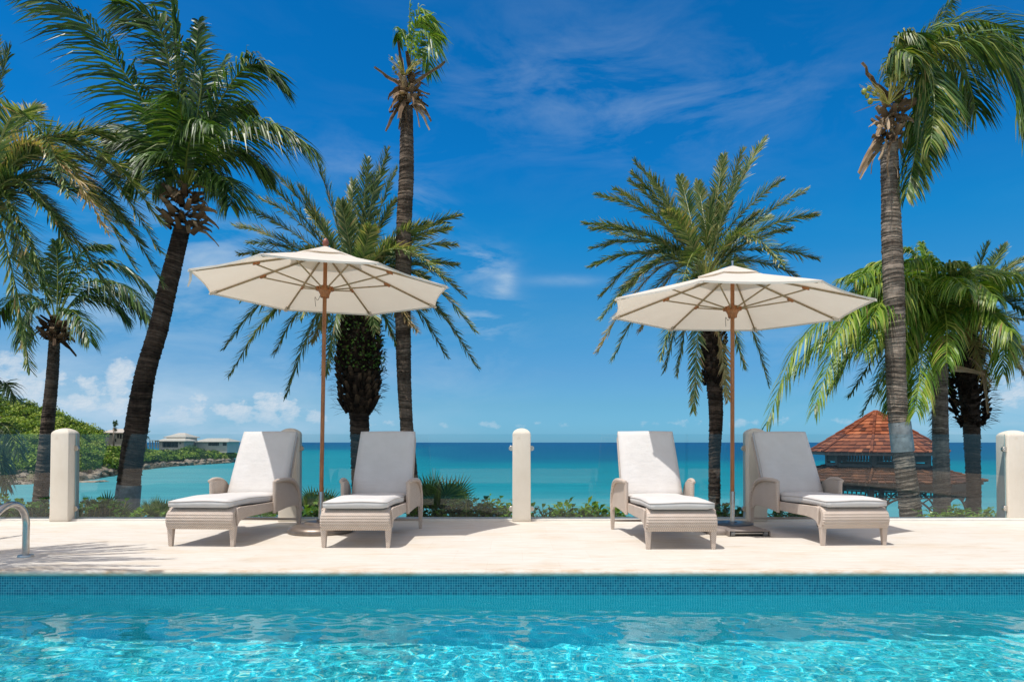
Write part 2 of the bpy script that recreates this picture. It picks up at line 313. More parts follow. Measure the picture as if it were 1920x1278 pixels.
# ------------------------------------------------------------------ mesh building
class MB:
    def __init__(s): s.v = []; s.f = []; s.t = []; s.mi = []; s.cur = 0; s.tint = .5
    def add(s, vs, fs, tint=None):
        o = len(s.v); s.v.extend(tuple(p) for p in vs)
        if tint is None: tint = s.tint
        if isinstance(tint, (list, tuple)): s.t.extend(tint)
        else: s.t.extend([tint]*len(vs))
        for f in fs: s.f.append(tuple(i+o for i in f)); s.mi.append(s.cur)
    def box(s, c, d, rot=None, tint=None):
        vs = [Vector((x*d[0]/2, y*d[1]/2, z*d[2]/2)) for x in (-1, 1) for y in (-1, 1) for z in (-1, 1)]
        if rot is not None: vs = [rot @ p for p in vs]
        vs = [p+Vector(c) for p in vs]
        s.add(vs, [(0, 1, 3, 2), (4, 6, 7, 5), (0, 4, 5, 1), (2, 3, 7, 6), (0, 2, 6, 4), (1, 5, 7, 3)], tint)
    def prism(s, poly, axis, a, b, tint=None):
        """polygon in the two other axes extruded along axis from a to b (each may be a function of the point)"""
        n = len(poly); vs = []
        for k in (a, b):
            for p in poly:
                kk = k(p) if callable(k) else k
                vs.append((kk, p[0], p[1]) if axis == 0 else (p[0], kk, p[1]) if axis == 1 else (p[0], p[1], kk))
        fs = [tuple(range(n)), tuple(range(2*n-1, n-1, -1))]+[(i, (i+1) % n, n+(i+1) % n, n+i)[::-1] for i in range(n)]
        s.add(vs, fs, tint)
    def tube(s, pts, r, seg=10, cap=True, tint=None):
        pts = [Vector(p) for p in pts]; n = len(pts); rr = r if isinstance(r, (list, tuple)) else [r]*n
        o = []; ts = []
        up = Vector((0, 0, 1)); prev = None
        for i in range(n):
            t = (pts[min(i+1, n-1)]-pts[max(i-1, 0)]).normalized()
            if prev is None:
                a = Vector((1, 0, 0)) if abs(t.x) < .8 else Vector((0, 1, 0))
            else: a = prev
            a = (a-t*a.dot(t)).normalized(); b = t.cross(a); prev = a
            for k in range(seg):
                q = 2*math.pi*k/seg; o.append(pts[i]+(a*math.cos(q)+b*math.sin(q))*rr[i])
            if isinstance(tint, (list, tuple)): ts += [tint[i]]*seg
        fs = [(i*seg+k, i*seg+(k+1) % seg, (i+1)*seg+(k+1) % seg, (i+1)*seg+k) for i in range(n-1) for k in range(seg)]
        if cap: fs += [tuple(range(seg))[::-1], tuple((n-1)*seg+k for k in range(seg))]
        s.add(o, fs, ts if ts else tint)
    def lathe(s, prof, c=(0, 0, 0), seg=32, axis=None, tint=None):
        o = []
        for r, z in prof:
            for k in range(seg):
                q = 2*math.pi*k/seg; o.append((c[0]+r*math.cos(q), c[1]+r*math.sin(q), c[2]+z))
        n = len(prof)
        fs = [(i*seg+k, i*seg+(k+1) % seg, (i+1)*seg+(k+1) % seg, (i+1)*seg+k) for i in range(n-1) for k in range(seg)]
        if prof[0][0] > .0005: fs.append(tuple(range(seg))[::-1])
        if prof[-1][0] > .0005: fs.append(tuple((n-1)*seg+k for k in range(seg)))
        s.add(o, fs, tint)
    def build(s, name, m, parent=None, smooth=False, sub=True, bevel=0, seg=2):
        """link as ONE mesh object; with a parent the world vertices are shifted to the parent's base"""
        me = bpy.data.meshes.new(name)
        v = s.v
        if parent is not None and sub:
            base = wloc(parent); v = [(p[0]-base[0], p[1]-base[1], p[2]-base[2]) for p in v]
        me.from_pydata(v, [], s.f)
        for mm in (m if isinstance(m, (list, tuple)) else [m]): me.materials.append(mm)
        if any(s.mi): me.polygons.foreach_set('material_index', s.mi)
        at_ = me.color_attributes.new('tint', 'FLOAT_COLOR', 'POINT')
        t = np.asarray(s.t, dtype=np.float32); c = np.ones((len(t), 4), np.float32); c[:, 0] = t; c[:, 1] = t; c[:, 2] = t
        at_.data.foreach_set('color', c.ravel())
        if bevel:
            bm = bmesh.new(); bm.from_mesh(me)
            bmesh.ops.remove_doubles(bm, verts=bm.verts, dist=1e-5)
            bmesh.ops.recalc_face_normals(bm, faces=bm.faces)
            ed = [e for e in bm.edges if len(e.link_faces) == 2 and e.calc_face_angle(0) > .5]
            bmesh.ops.bevel(bm, geom=ed, offset=bevel, segments=seg, affect='EDGES', profile=.5, clamp_overlap=True)
            bm.to_mesh(me); bm.free()
        if smooth: me.polygons.foreach_set('use_smooth', [True]*len(me.polygons))
        me.update()
        if smooth == 'auto' or bevel:
            me.polygons.foreach_set('use_smooth', [True]*len(me.polygons))
            try: me.set_sharp_from_angle(angle=math.radians(38))
            except Exception: pass
        o = bpy.data.objects.new(name, me); COL.objects.link(o)
        if parent is not None: o.parent = parent
        return o
def wloc(o):
    p = Vector(o.location)
    while o.parent is not None: o = o.parent; p = p+Vector(o.location)
    return p
def tag(o, label=None, cat=None, group=None, kind=None):
    if label: o['label'] = label
    if cat: o['category'] = cat
    if group: o['group'] = group
    if kind: o['kind'] = kind
    return o
def thing(name, label, cat, loc=(0, 0, 0), rz=0, group=None):
    o = bpy.data.objects.new(name, None); COL.objects.link(o); o.location = loc; o.rotation_euler = (0, 0, rz)
    o.empty_display_size = .2
    return tag(o, label, cat, group)
def copy_tree(o, parent=None):
    c = o.copy(); COL.objects.link(c)
    if parent is not None: c.parent = parent
    for ch in list(o.children): copy_tree(ch, c)
    return c
def catmull(pts, n):
    pts = [Vector(p) for p in pts]
    if len(pts) == 2: return [pts[0].lerp(pts[1], i/(n-1)) for i in range(n)]
    P = [pts[0]*2-pts[1]]+pts+[pts[-1]*2-pts[-2]]
    seg = len(pts)-1; out = []
    for i in range(n):
        u = i/(n-1)*seg; k = min(int(u), seg-1); t = u-k
        a, b, c, d = P[k:k+4]
        out.append(.5*((2*b)+(c-a)*t+(2*a-5*b+4*c-d)*t*t+(3*b-a-3*c+d)*t**3))
    return out
def interp(x, xs, ys):
    return float(np.interp(x, xs, ys))
# ------------------------------------------------------------------ setting: sea, land, deck, pool
POOL_Y0, POOL_Y1, POOL_X, WATER, POOL_D = .55, 5.56, 9.0, -.2, -1.55
SEA_Z = -5.0
def structure(mb, name, m, **k): return tag(mb.build(name, m, **k), kind='structure')

mb = MB(); mb.add([(-40000, 9.6, SEA_Z), (40000, 9.6, SEA_Z), (80000, 80000, SEA_Z), (-80000, 80000, SEA_Z)], [(0, 1, 2, 3)])
structure(mb, 'sea', M['sea'])

# deck: far terrace, side terraces and the terrace the camera stands on, as one ring round the pool
mb = MB()
DZ = -.35
def slab(x0, x1, y0, y1, z1=0.0, z0=DZ): mb.box(((x0+x1)/2, (y0+y1)/2, (z0+z1)/2), (x1-x0, y1-y0, z1-z0))
slab(-16, 16, POOL_Y1+.10, 9.25); slab(-16, -POOL_X-.1, POOL_Y0-.1, POOL_Y1+.1); slab(POOL_X+.1, 16, POOL_Y0-.1, POOL_Y1+.1); slab(-16, 16, -9, POOL_Y0-.1)
structure(mb, 'pool_deck', M['travertine'])
# bullnose coping round the pool
mb = MB()
def nose(n=9, r=.025):
    """profile (inward distance, z) of the rounded coping edge"""
    return [(.12, .001)]+[(-.02-r*math.sin(a)+.0, .001-r+r*math.cos(a)) for a in [math.pi*i/(n-1) for i in range(n)]]+[(.12, .001-2*r)]
pr = nose()
mb.prism([(POOL_Y1+a, z) for a, z in pr], 0, -POOL_X-.02, POOL_X+.02)
mb.prism([(POOL_Y0-a, z) for a, z in pr], 0, -POOL_X-.02, POOL_X+.02)
for sx in (-1, 1): mb.prism([(sx*(POOL_X+a), z) for a, z in pr], 1, POOL_Y0-.09, POOL_Y1+.09)
structure(mb, 'pool_coping', M['travertine'], smooth='auto')
# low pale lip at the sea edge of the deck, under the glass
mb = MB(); mb.box((0, 9.11, .010), (32, .27, .030)); structure(mb, 'deck_edge_strip', M['edge_stone'])
# basin
mb = MB()
mb.cur = 0; mb.add([(-POOL_X, POOL_Y1, POOL_D), (POOL_X, POOL_Y1, POOL_D), (POOL_X, POOL_Y1, -.046), (-POOL_X, POOL_Y1, -.046), (-POOL_X, POOL_Y0, POOL_D), (POOL_X, POOL_Y0, POOL_D), (POOL_X, POOL_Y0, -.046), (-POOL_X, POOL_Y0, -.046)], [(0, 1, 2, 3), (5, 4, 7, 6)])
mb.cur = 1; mb.add([(-POOL_X, POOL_Y0, POOL_D), (-POOL_X, POOL_Y1, POOL_D), (-POOL_X, POOL_Y1, -.046), (-POOL_X, POOL_Y0, -.046), (POOL_X, POOL_Y0, POOL_D), (POOL_X, POOL_Y1, POOL_D), (POOL_X, POOL_Y1, -.046), (POOL_X, POOL_Y0, -.046)], [(0, 1, 2, 3), (5, 4, 7, 6)])
mb.cur = 2; mb.add([(-POOL_X, POOL_Y0, POOL_D), (POOL_X, POOL_Y0, POOL_D), (POOL_X, POOL_Y1, POOL_D), (-POOL_X, POOL_Y1, POOL_D)], [(0, 1, 2, 3)])
basin = structure(mb, 'pool_basin', [M['wall_tile'], M['wall_tile_side'], M['floor_tile']])
basin.cycles.is_caustics_receiver = True
# water: a real rippled surface, so that its refraction throws caustics on the floor
def ripple_mesh():
    rnd = random.Random(3); W = []
    NW = 96
    for i in range(NW):
        lam = .042*(5.5**rnd.random()); th = rnd.gauss(1.2, .8) if i % 3 else rnd.uniform(0, 6.283); k = 2*math.pi/lam
        W.append((k*math.cos(th), k*math.sin(th), rnd.uniform(0, 6.283), 1.9*math.sqrt(2/NW)/k**2*rnd.uniform(.6, 1.4)))
    xs = np.concatenate([np.linspace(-POOL_X+.001, -4.4, 90)[:-1], np.linspace(-4.4, 4.4, 680), np.linspace(4.4, POOL_X-.001, 90)[1:]])
    ys = np.concatenate([np.linspace(POOL_Y0+.001, 3.0, 110)[:-1], np.linspace(3.0, POOL_Y1-.001, 240)])
    X, Y = np.meshgrid(xs, ys); Z = np.zeros_like(X)
    env = .75+.35*np.sin(.9*X+.5*Y)*np.sin(1.3*Y-.4*X+1)
    for kx, ky, p, a in W: Z += a*np.sin(kx*X+ky*Y+p)
    Z = Z*env
    fade = np.clip((POOL_Y1-Y)/.15, .5, 1); Z *= fade
    nx, ny = len(xs), len(ys)
    v = np.stack([X, Y, Z+WATER], -1).reshape(-1, 3)
    i, j = np.meshgrid(np.arange(nx-1), np.arange(ny-1)); a = (j*nx+i).ravel()
    f = np.stack([a, a+1, a+nx+1, a+nx], -1)
    me = bpy.data.meshes.new('pool_water'); me.from_pydata(v.tolist(), [], f.tolist())
    me.polygons.foreach_set('use_smooth', [True]*len(me.polygons)); me.materials.append(M['pool_water'])
    o = bpy.data.objects.new('pool_water', me); COL.objects.link(o); tag(o, kind='structure')
    o.cycles.is_caustics_caster = True
    return o
ripple_mesh()

# sloping garden ground between the deck and the sea
def garden():
    nx, ny = 90, 34; mb = MB(); vs = []
    rnd = random.Random(5)
    for j in range(ny):
        y = 9.2+(j/(ny-1))**1.5*34
        for i in range(nx):
            x = -34+68*i/(nx-1)
            z = interp(y, [9.2, 9.8, 11, 14, 18, 24, 30, 43], [-.35, -.45, -1.1, -2.2, -3.0, -3.4, -5.2, -6.5])+rnd.uniform(-.06, .06)
            vs.append((x, y, z))
    mb.add(vs, [(j*nx+i, j*nx+i+1, (j+1)*nx+i+1, (j+1)*nx+i) for j in range(ny-1) for i in range(nx-1)])
    structure(mb, 'garden_ground', M['soil'], smooth=True)
garden()
def ground_z(y): return interp(y, [9.2, 9.8, 11, 14, 18, 24, 30, 43], [-.35, -.45, -1.1, -2.2, -3.0, -3.4, -5.2, -6.5])

# headland across the bay, on the left
def shore_d(px): return interp(px, [-700, -200, 0, 60, 140, 190, 230, 265, 330, 400, 432, 446], [60, 84, 95, 99, 103, 116, 128, 148, 172, 190, 200, 222])
def crest_z(px): return interp(px, [-700, -200, 0, 40, 75, 105, 140, 170, 192, 215, 240, 300, 360, 420, 446], [16, 12, 8.2, 7.8, 6.9, 5.6, 3.9, 2.3, .9, -.4, -1.6, -2.0, -2.2, -2.5, -4.6])
def hill_point(px, s):
    """s 0 at the waterline, 1 at the crest, up to 2.4 behind it"""
    d0 = shore_d(px); run = interp(px, [-700, 0, 150, 200, 446], [60, 46, 40, 26, 15])
    d = d0+run*s
    zc = crest_z(px)
    if s <= 1:
        u = max(0, (s-.10)/.90); q = u*u*(3-2*u)*.55+u*.45
        z = SEA_Z-.15+min(s/.10, 1)*.75+(zc-SEA_Z-.6)*q
    else: z = zc+(interp(s, [1, 1.4, 2.4], [0, -.1, -.5]))*1.2
    return Vector(((px-960)/F*d, d, z))
def headland():
    mb = MB(); pxs = [-700+i*12 for i in range(int(1146/12)+1)]; ss = [-.25]+[i/16 for i in range(0, 40)]
    vs = [];  rnd = random.Random(2)
    for s in ss:
        for px in pxs:
            p = hill_point(px, max(s, 0)) if s >= 0 else hill_point(px, 0)+Vector((0, -4, -1))
            if s > .05: p.z += rnd.uniform(-.25, .25)
            vs.append(p)
    n = len(pxs)
    mb.add(vs, [(j*n+i, j*n+i+1, (j+1)*n+i+1, (j+1)*n+i) for j in range(len(ss)-1) for i in range(n-1)])
    structure(mb, 'headland', M['hill_soil'], smooth=True)
headland()

# ------------------------------------------------------------------ world and sun
SUN = Vector((-.295, -.255, 1)).normalized()
el = math.asin(SUN.z); az = math.atan2(SUN.x, SUN.y)
ld = bpy.data.lights.new('sun', 'SUN'); ld.energy = 4.0; ld.angle = math.radians(.53); ld.color = (1, .965, .92)
lo = bpy.data.objects.new('sun', ld); COL.objects.link(lo); lo.location = (-8, -8, 30)
lo.rotation_euler = SUN.to_track_quat('Z', 'Y').to_euler()
ld.cycles.is_caustics_light = True
def world():
    w = bpy.data.worlds.new('World'); sc.world = w; w.use_nodes = True; nt = w.node_tree
    bg = nt.nodes['Background']; bg.inputs[1].default_value = .1
    sky = nt.nodes.new('ShaderNodeTexSky'); sky.sky_type = 'NISHITA'; sky.sun_disc = False
    sky.sun_elevation = el; sky.sun_rotation = az % (2*math.pi); sky.altitude = 0; sky.air_density = 1.0; sky.dust_density = .35; sky.ozone_density = 3.0
    v = nt.nodes.new('ShaderNodeTexCoord').outputs['Generated']
    s = nt.nodes.new('ShaderNodeSeparateXYZ'); L(nt, v, s.inputs[0])
    e = math_(nt, 'ARCSINE', s.outputs[2]); a = math_(nt, 'ARCTAN2', s.outputs[0], s.outputs[1])
    # deepen the blue in view; the unseen zenith is brightened warm as added fill
    hs = nt.nodes.new('ShaderNodeHueSaturation'); L(nt, sky.outputs[0], hs.inputs['Color']); hs.inputs['Saturation'].default_value = 1.0; hs.inputs['Value'].default_value = 1.0
    grade = ramp(nt, math_(nt, 'DIVIDE', e, 1.0), SKY_T).outputs[0]
    side = nt.nodes.new('ShaderNodeMapRange'); side.interpolation_type = 'SMOOTHSTEP'; L(nt, s.outputs[1], side.inputs[0]); side.inputs[1].default_value = .25; side.inputs[2].default_value = -.35
    high = nt.nodes.new('ShaderNodeMapRange'); high.interpolation_type = 'SMOOTHSTEP'; L(nt, e, high.inputs[0]); high.inputs[1].default_value = .05; high.inputs[2].default_value = .5
    grade = mixc(nt, math_(nt, 'MULTIPLY', side.outputs[0], high.outputs[0]), grade, (4.6, 2.85, 1.75))   # added shadow fill: unseen sky behind the camera made brighter and warmer
    col = mixc(nt, 1.0, hs.outputs[0], grade, 'MULTIPLY')
    comb = nt.nodes.new('ShaderNodeCombineXYZ'); L(nt, a, comb.inputs[0]); L(nt, e, comb.inputs[1])
    p = comb.outputs[0]
    def spot(a0, e0, ra, re):
        da = math_(nt, 'DIVIDE', math_(nt, 'SUBTRACT', a, a0), ra); de = math_(nt, 'DIVIDE', math_(nt, 'SUBTRACT', e, e0), re)
        q = math_(nt, 'ADD', math_(nt, 'MULTIPLY', da, da), math_(nt, 'MULTIPLY', de, de))
        return math_(nt, 'EXPONENT', math_(nt, 'MULTIPLY', q, -1))
    def px(x, y): return math.atan((x-960)/F), math.atan((829-y)/math.hypot(F, x-960))
    # high thin cirrus
    ci = noise(nt, mapping(nt, p, (5, 15, 1), rot=(0, 0, -.35)), 1, 9, .62, .5)
    cim = ramp(nt, ci.outputs[0], [(.44, (0, 0, 0)), (.80, (1, 1, 1))]).outputs[0]
    tot = None
    for x, y, rx, ry, k in [(1060, 150, .20, .075, .27), (1330, 200, .18, .06, .20), (915, 590, .04, .035, 1.3), (895, 490, .04, .022, 1.2), (945, 530, .015, .02, .9), (1060, 525, .05, .007, .45), (420, 480, .12, .05, .75), (250, 560, .16, .10, .6), (1860, 720, .16, .08, .9), (660, 300, .09, .035, .25), (800, 690, .12, .05, .45), (1700, 600, .3, .05, .3), (560, 700, .1, .02, .5), (780, 400, .05, .05, .5)]:
        a0, e0 = px(x, y)
        q = math_(nt, 'MULTIPLY', spot(a0, e0, rx, ry), k)
        tot = q if tot is None else math_(nt, 'ADD', tot, q)
    base_ci = math_(nt, 'ADD', tot, .015)
    cif = math_(nt, 'MULTIPLY', cim, base_ci, clamp=True)
    col = mixc(nt, cif, col, (5.6, 6.9, 8.0))
    # fair weather cumulus along the horizon, mostly on the left
    # a thin veil of haze under and around the clouds
    veil = math_(nt, 'MULTIPLY', math_(nt, 'ADD', math_(nt, 'MULTIPLY', spot(px(330, 780)[0], px(330, 785)[1], .32, .05), .72), math_(nt, 'MULTIPLY', spot(px(130, 720)[0], px(130, 730)[1], .2, .06), .60)), ramp(nt, noise(nt, mapping(nt, p, (7, 22, 1)), 1, 7, .6).outputs[0], [(.3, (.3, .3, .3)), (.65, (1, 1, 1))]).outputs[0], clamp=True)
    col = mixc(nt, veil, col, (4.6, 6.3, 8.0))
    n1 = noise(nt, mapping(nt, p, (30, 42, 1), (3.1, .4, 0)), 1, 10, .60, .1)
    n2 = noise(nt, mapping(nt, p, (30, 42, 1), (3.118, .372, 0)), 1, 10, .60, .1)   # the same field moved towards the sun
    env = None
    for x, y, rx, ry, k in [(40, 722, .05, .045, .42), (95, 735, .05, .035, .36), (165, 715, .022, .018, .38), (222, 700, .022, .028, .42), (205, 745, .06, .03, .32), (330, 765, .03, .02, .36), (372, 762, .018, .025, .42), (415, 772, .03, .018, .38), (450, 768, .03, .022, .42), (505, 760, .032, .030, .46), (535, 768, .028, .024, .44), (590, 777, .024, .018, .42), (480, 778, .10, .018, .37), (340, 785, .08, .016, .34), (140, 760, .12, .02, .33), (900, 797, .3, .010, .26), (1500, 790, .3, .012, .24), (1880, 735, .10, .03, .30)]:
        a0, e0 = px(x, y)
        q = math_(nt, 'MULTIPLY', spot(a0, e0, rx, ry), k)
        env = q if env is None else math_(nt, 'MAXIMUM', env, q)
    env = math_(nt, 'SUBTRACT', env, .16)
    den = math_(nt, 'ADD', n1.outputs[0], env); den2 = math_(nt, 'ADD', n2.outputs[0], env)
    cm = ramp(nt, den, [(.60, (0, 0, 0)), (.675, (.6, .6, .6)), (.78, (.97, .97, .97))]).outputs[0]
    # base of each cloud melts into the haze
    lowfade = math_(nt, 'DIVIDE', math_(nt, 'SUBTRACT', e, .006), .045, clamp=True)
    cm = math_(nt, 'MULTIPLY', cm, math_(nt, 'MULTIPLY', lowfade, .92))
    lit = math_(nt, 'ADD', math_(nt, 'MULTIPLY', math_(nt, 'SUBTRACT', den, den2), 5.5), .55, clamp=True)
    cc = mixc(nt, lit, (4.4, 5.9, 7.4), (7.4, 8.0, 8.6))
    col = mixc(nt, cm, col, cc)
    L(nt, col, bg.inputs[0])
SKY_T = [(0, (.32, .80, 1.45)), (.012, (.29, .77, 1.40)), (.054, (.30, .72, 1.12)), (.10, (.325, .73, 1.08)), (.177, (.23, .81, 1.12)), (.288, (.06, .88, 1.32)), (.391, (.03, .84, 1.42)), (.562, (.02, .80, 1.38)), (.70, (.5, 1.0, 1.35)), (.95, (4.6, 2.8, 1.7))]
world()
# ------------------------------------------------------------------ glass balustrade
PW = .24; PY = 8.9
posts = [-5.90, -2.925, .125, 3.205]
plabels = ['cream square post at the left end of the glass balustrade, beside the leaning palm', 'cream post behind the sunlit leftmost lounger, half hidden by its backrest',
           'cream post standing free in the middle of the balustrade between the two umbrellas', 'shaded cream post behind the right hand umbrella pole, touching the shaded lounger']
def post_mesh(w, d, z):
    mb = MB()
    rows = [(1.03, 0), (1.02, .05), (1.0, .1), (.985, z)]
    for k in range(1, 7):
        a = math.pi/2*k/6; rows.append((.985*math.cos(a)**1.05 if k < 6 else .09, z+.082*math.sin(a)))
    vs = []; n = len(rows)
    for s, zz in rows:
        for cx, cy in ((-1, -1), (1, -1), (1, 1), (-1, 1)): vs.append((cx*w/2*s, cy*d/2*s, zz))
    fs = [(i*4+k, i*4+(k+1) % 4, (i+1)*4+(k+1) % 4, (i+1)*4+k) for i in range(n-1) for k in range(4)]
    fs += [(3, 2, 1, 0), tuple((n-1)*4+k for k in range(4))]
    mb.add(vs, fs); return mb
def clamp(parent, side, z, x0, y):
    mb = MB(); poly = []
    for k in range(9):
        a = -math.pi/2+math.pi*k/8; poly.append((x0+side*(.018+.034*math.cos(a)), z+.034*math.sin(a)))
    poly += [(x0-side*.0, z+.034), (x0-side*.0, z-.034)]
    poly = [(px_, z_) for px_, z_ in poly]
    vs = [(q[0], yy, q[1]) for yy in (y-.016, y+.03) for q in poly]; n = len(poly)
    mb.add(vs, [tuple(range(n)), tuple(range(2*n-1, n-1, -1))]+[(i, n+i, n+(i+1) % n, (i+1) % n) for i in range(n)])
    mb.tube([(x0+side*.028, y-.022, z), (x0+side*.028, y-.014, z)], .007, 8)
    return mb.build('clamp', M['satin'], parent, sub=False, bevel=.002, seg=1)
GY = 9.04
for x, lab in zip(posts, plabels):
    t = thing('balustrade_post', lab, 'post', (x, PY+PW/2, 0), group='cream posts of the glass balustrade')
    post_mesh(PW, PW, 1.135).build('shaft', M['plaster'], t, sub=False, bevel=.012, seg=2)
    for s in (-1, 1):
        for z in (.953, .155): clamp(t, s, z, s*.117, GY-PY-PW/2)
t = thing('balustrade_post', 'wide cream end post at the far right, joined to a low cream wall', 'post', (6.745, 9.2, 0), group='cream posts of the glass balustrade')
post_mesh(.30, .24, 1.11).build('shaft', M['plaster'], t, sub=False, bevel=.014, seg=2)
for z in (.94, .155): clamp(t, -1, z, -.15, -.08)
mb = MB(); mb.box((8.9, 9.215, .54), (4.02, .2, 1.08))
tag(mb.build('garden_wall', M['plaster'], bevel=.012), 'low cream rendered wall at the right edge beyond the last post', 'wall')
def glass_panel(x0, x1, y0, y1, label):
    mb = MB(); th = .006; z0, z1 = .027, 1.140
    d = Vector((x1-x0, y1-y0, 0)).normalized(); n = Vector((-d.y, d.x, 0))*th
    a, b = Vector((x0, y0, 0)), Vector((x1, y1, 0))
    vs = [p+o+Vector((0, 0, z)) for p in (a, b) for o in (-n, n) for z in (z0, z1)]
    mb.add(vs, [(0, 1, 5, 4), (2, 6, 7, 3)]); mb.cur = 1
    mb.add(vs, [(1, 3, 7, 5), (0, 2, 3, 1), (4, 5, 7, 6), (0, 4, 6, 2)])
    o = mb.build('glass_panel', [M['pane'], M['glass_edge']])
    tag(o, label, 'glass panel', 'clear glass panels between the posts')
hp = PW/2+.012
glass_panel(-11, posts[0]-hp, GY, GY, 'clear glass panel left of the leftmost post, behind the curved handrail')
glass_panel(posts[0]+hp, posts[1]-hp, GY, GY, 'clear glass panel in front of the leaning palm and the bay')
glass_panel(posts[1]+hp, posts[2]-hp, GY, GY, 'clear glass panel behind the left umbrella and the shaded lounger')
glass_panel(posts[2]+hp, posts[3]-hp, GY, GY, 'clear glass panel behind the lounger with a shadow across its white backrest')
glass_panel(posts[3]+hp, 6.58, GY, 9.12, 'clear glass panel in front of the red roofed gazebo')

# ------------------------------------------------------------------ handrail of the pool ladder
t = thing('pool_handrail', 'curved steel pool handrail at the left edge of the deck', 'handrail', (-4.39, 6.185, 0))
mb = MB()
path = catmull([(-4.39, 6.185, .0), (-4.39, 6.185, .2), (-4.39, 6.18, .34), (-4.39, 6.12, .445), (-4.39, 6.0, .487), (-4.39, 5.87, .45), (-4.39, 5.72, .33), (-4.39, 5.50, .10), (-4.39, 5.43, -.1), (-4.39, 5.42, -.55)], 60)
mb.tube(path, .029, 18); mb.build('rail', M['steel'], t, smooth=True)
mb = MB(); mb.lathe([(.033, .022), (.062, .018), (.066, .004), (.066, .001)][::-1], (-4.39, 6.185, 0), 28); mb.build('flange', M['steel'], t, smooth='auto')

# ------------------------------------------------------------------ sun loungers
def cushion(mb, hx0, hx1, length, th, frame, nx=10, ny=22, rnd=None):
    """puffy box: local u across, v along, w up -> frame(u,v,w)"""
    def grid(w_sign):
        out = []
        for j in range(ny+1):
            v = j/ny
            for i in range(nx+1):
                u = -1+2*i/nx
                e = min(1-abs(u), min(v, 1-v)*length/((hx0+hx1)/2)*1.0)
                rd = min(1, e/.10); puff = math.sqrt(1-(1-rd)**2)
                hx = hx0+(hx1-hx0)*v
                inset = 1-.012*(1-puff)
                w = w_sign*th/2*(.62+.38*puff)+ (w_sign*.006*math.sin(3*u+1)*math.sin(5*v+2) if w_sign > 0 else 0)
                if w_sign > 0: w += .010*(1-u*u)*math.sin(math.pi*v)
                out.append(frame(u*hx*inset, v*length, w))
        return out
    top = grid(1); bot = grid(-1); n1 = nx+1
    o = len(top); vs = top+bot; fs = []
    for j in range(ny):
        for i in range(nx):
            a = j*n1+i; fs.append((a, a+1, a+n1+1, a+n1)); fs.append((o+a, o+a+n1, o+a+n1+1, o+a+1))
    for i in range(nx):
        fs.append((i+1, i, o+i, o+i+1)); a = ny*n1+i; fs.append((a, a+1, o+a+1, o+a))
    for j in range(ny):
        a = j*n1; fs.append((a, a+n1, o+a+n1, o+a)); a = j*n1+nx; fs.append((a+n1, a, o+a, o+a+n1))
    mb.add(vs, fs)
    edge = [top[i] for i in range(nx+1)]+[top[j*n1+nx] for j in range(1, ny+1)]+[top[ny*n1+i] for i in range(nx-1, -1, -1)]+[top[j*n1] for j in range(ny-1, -1, -1)]
    return edge
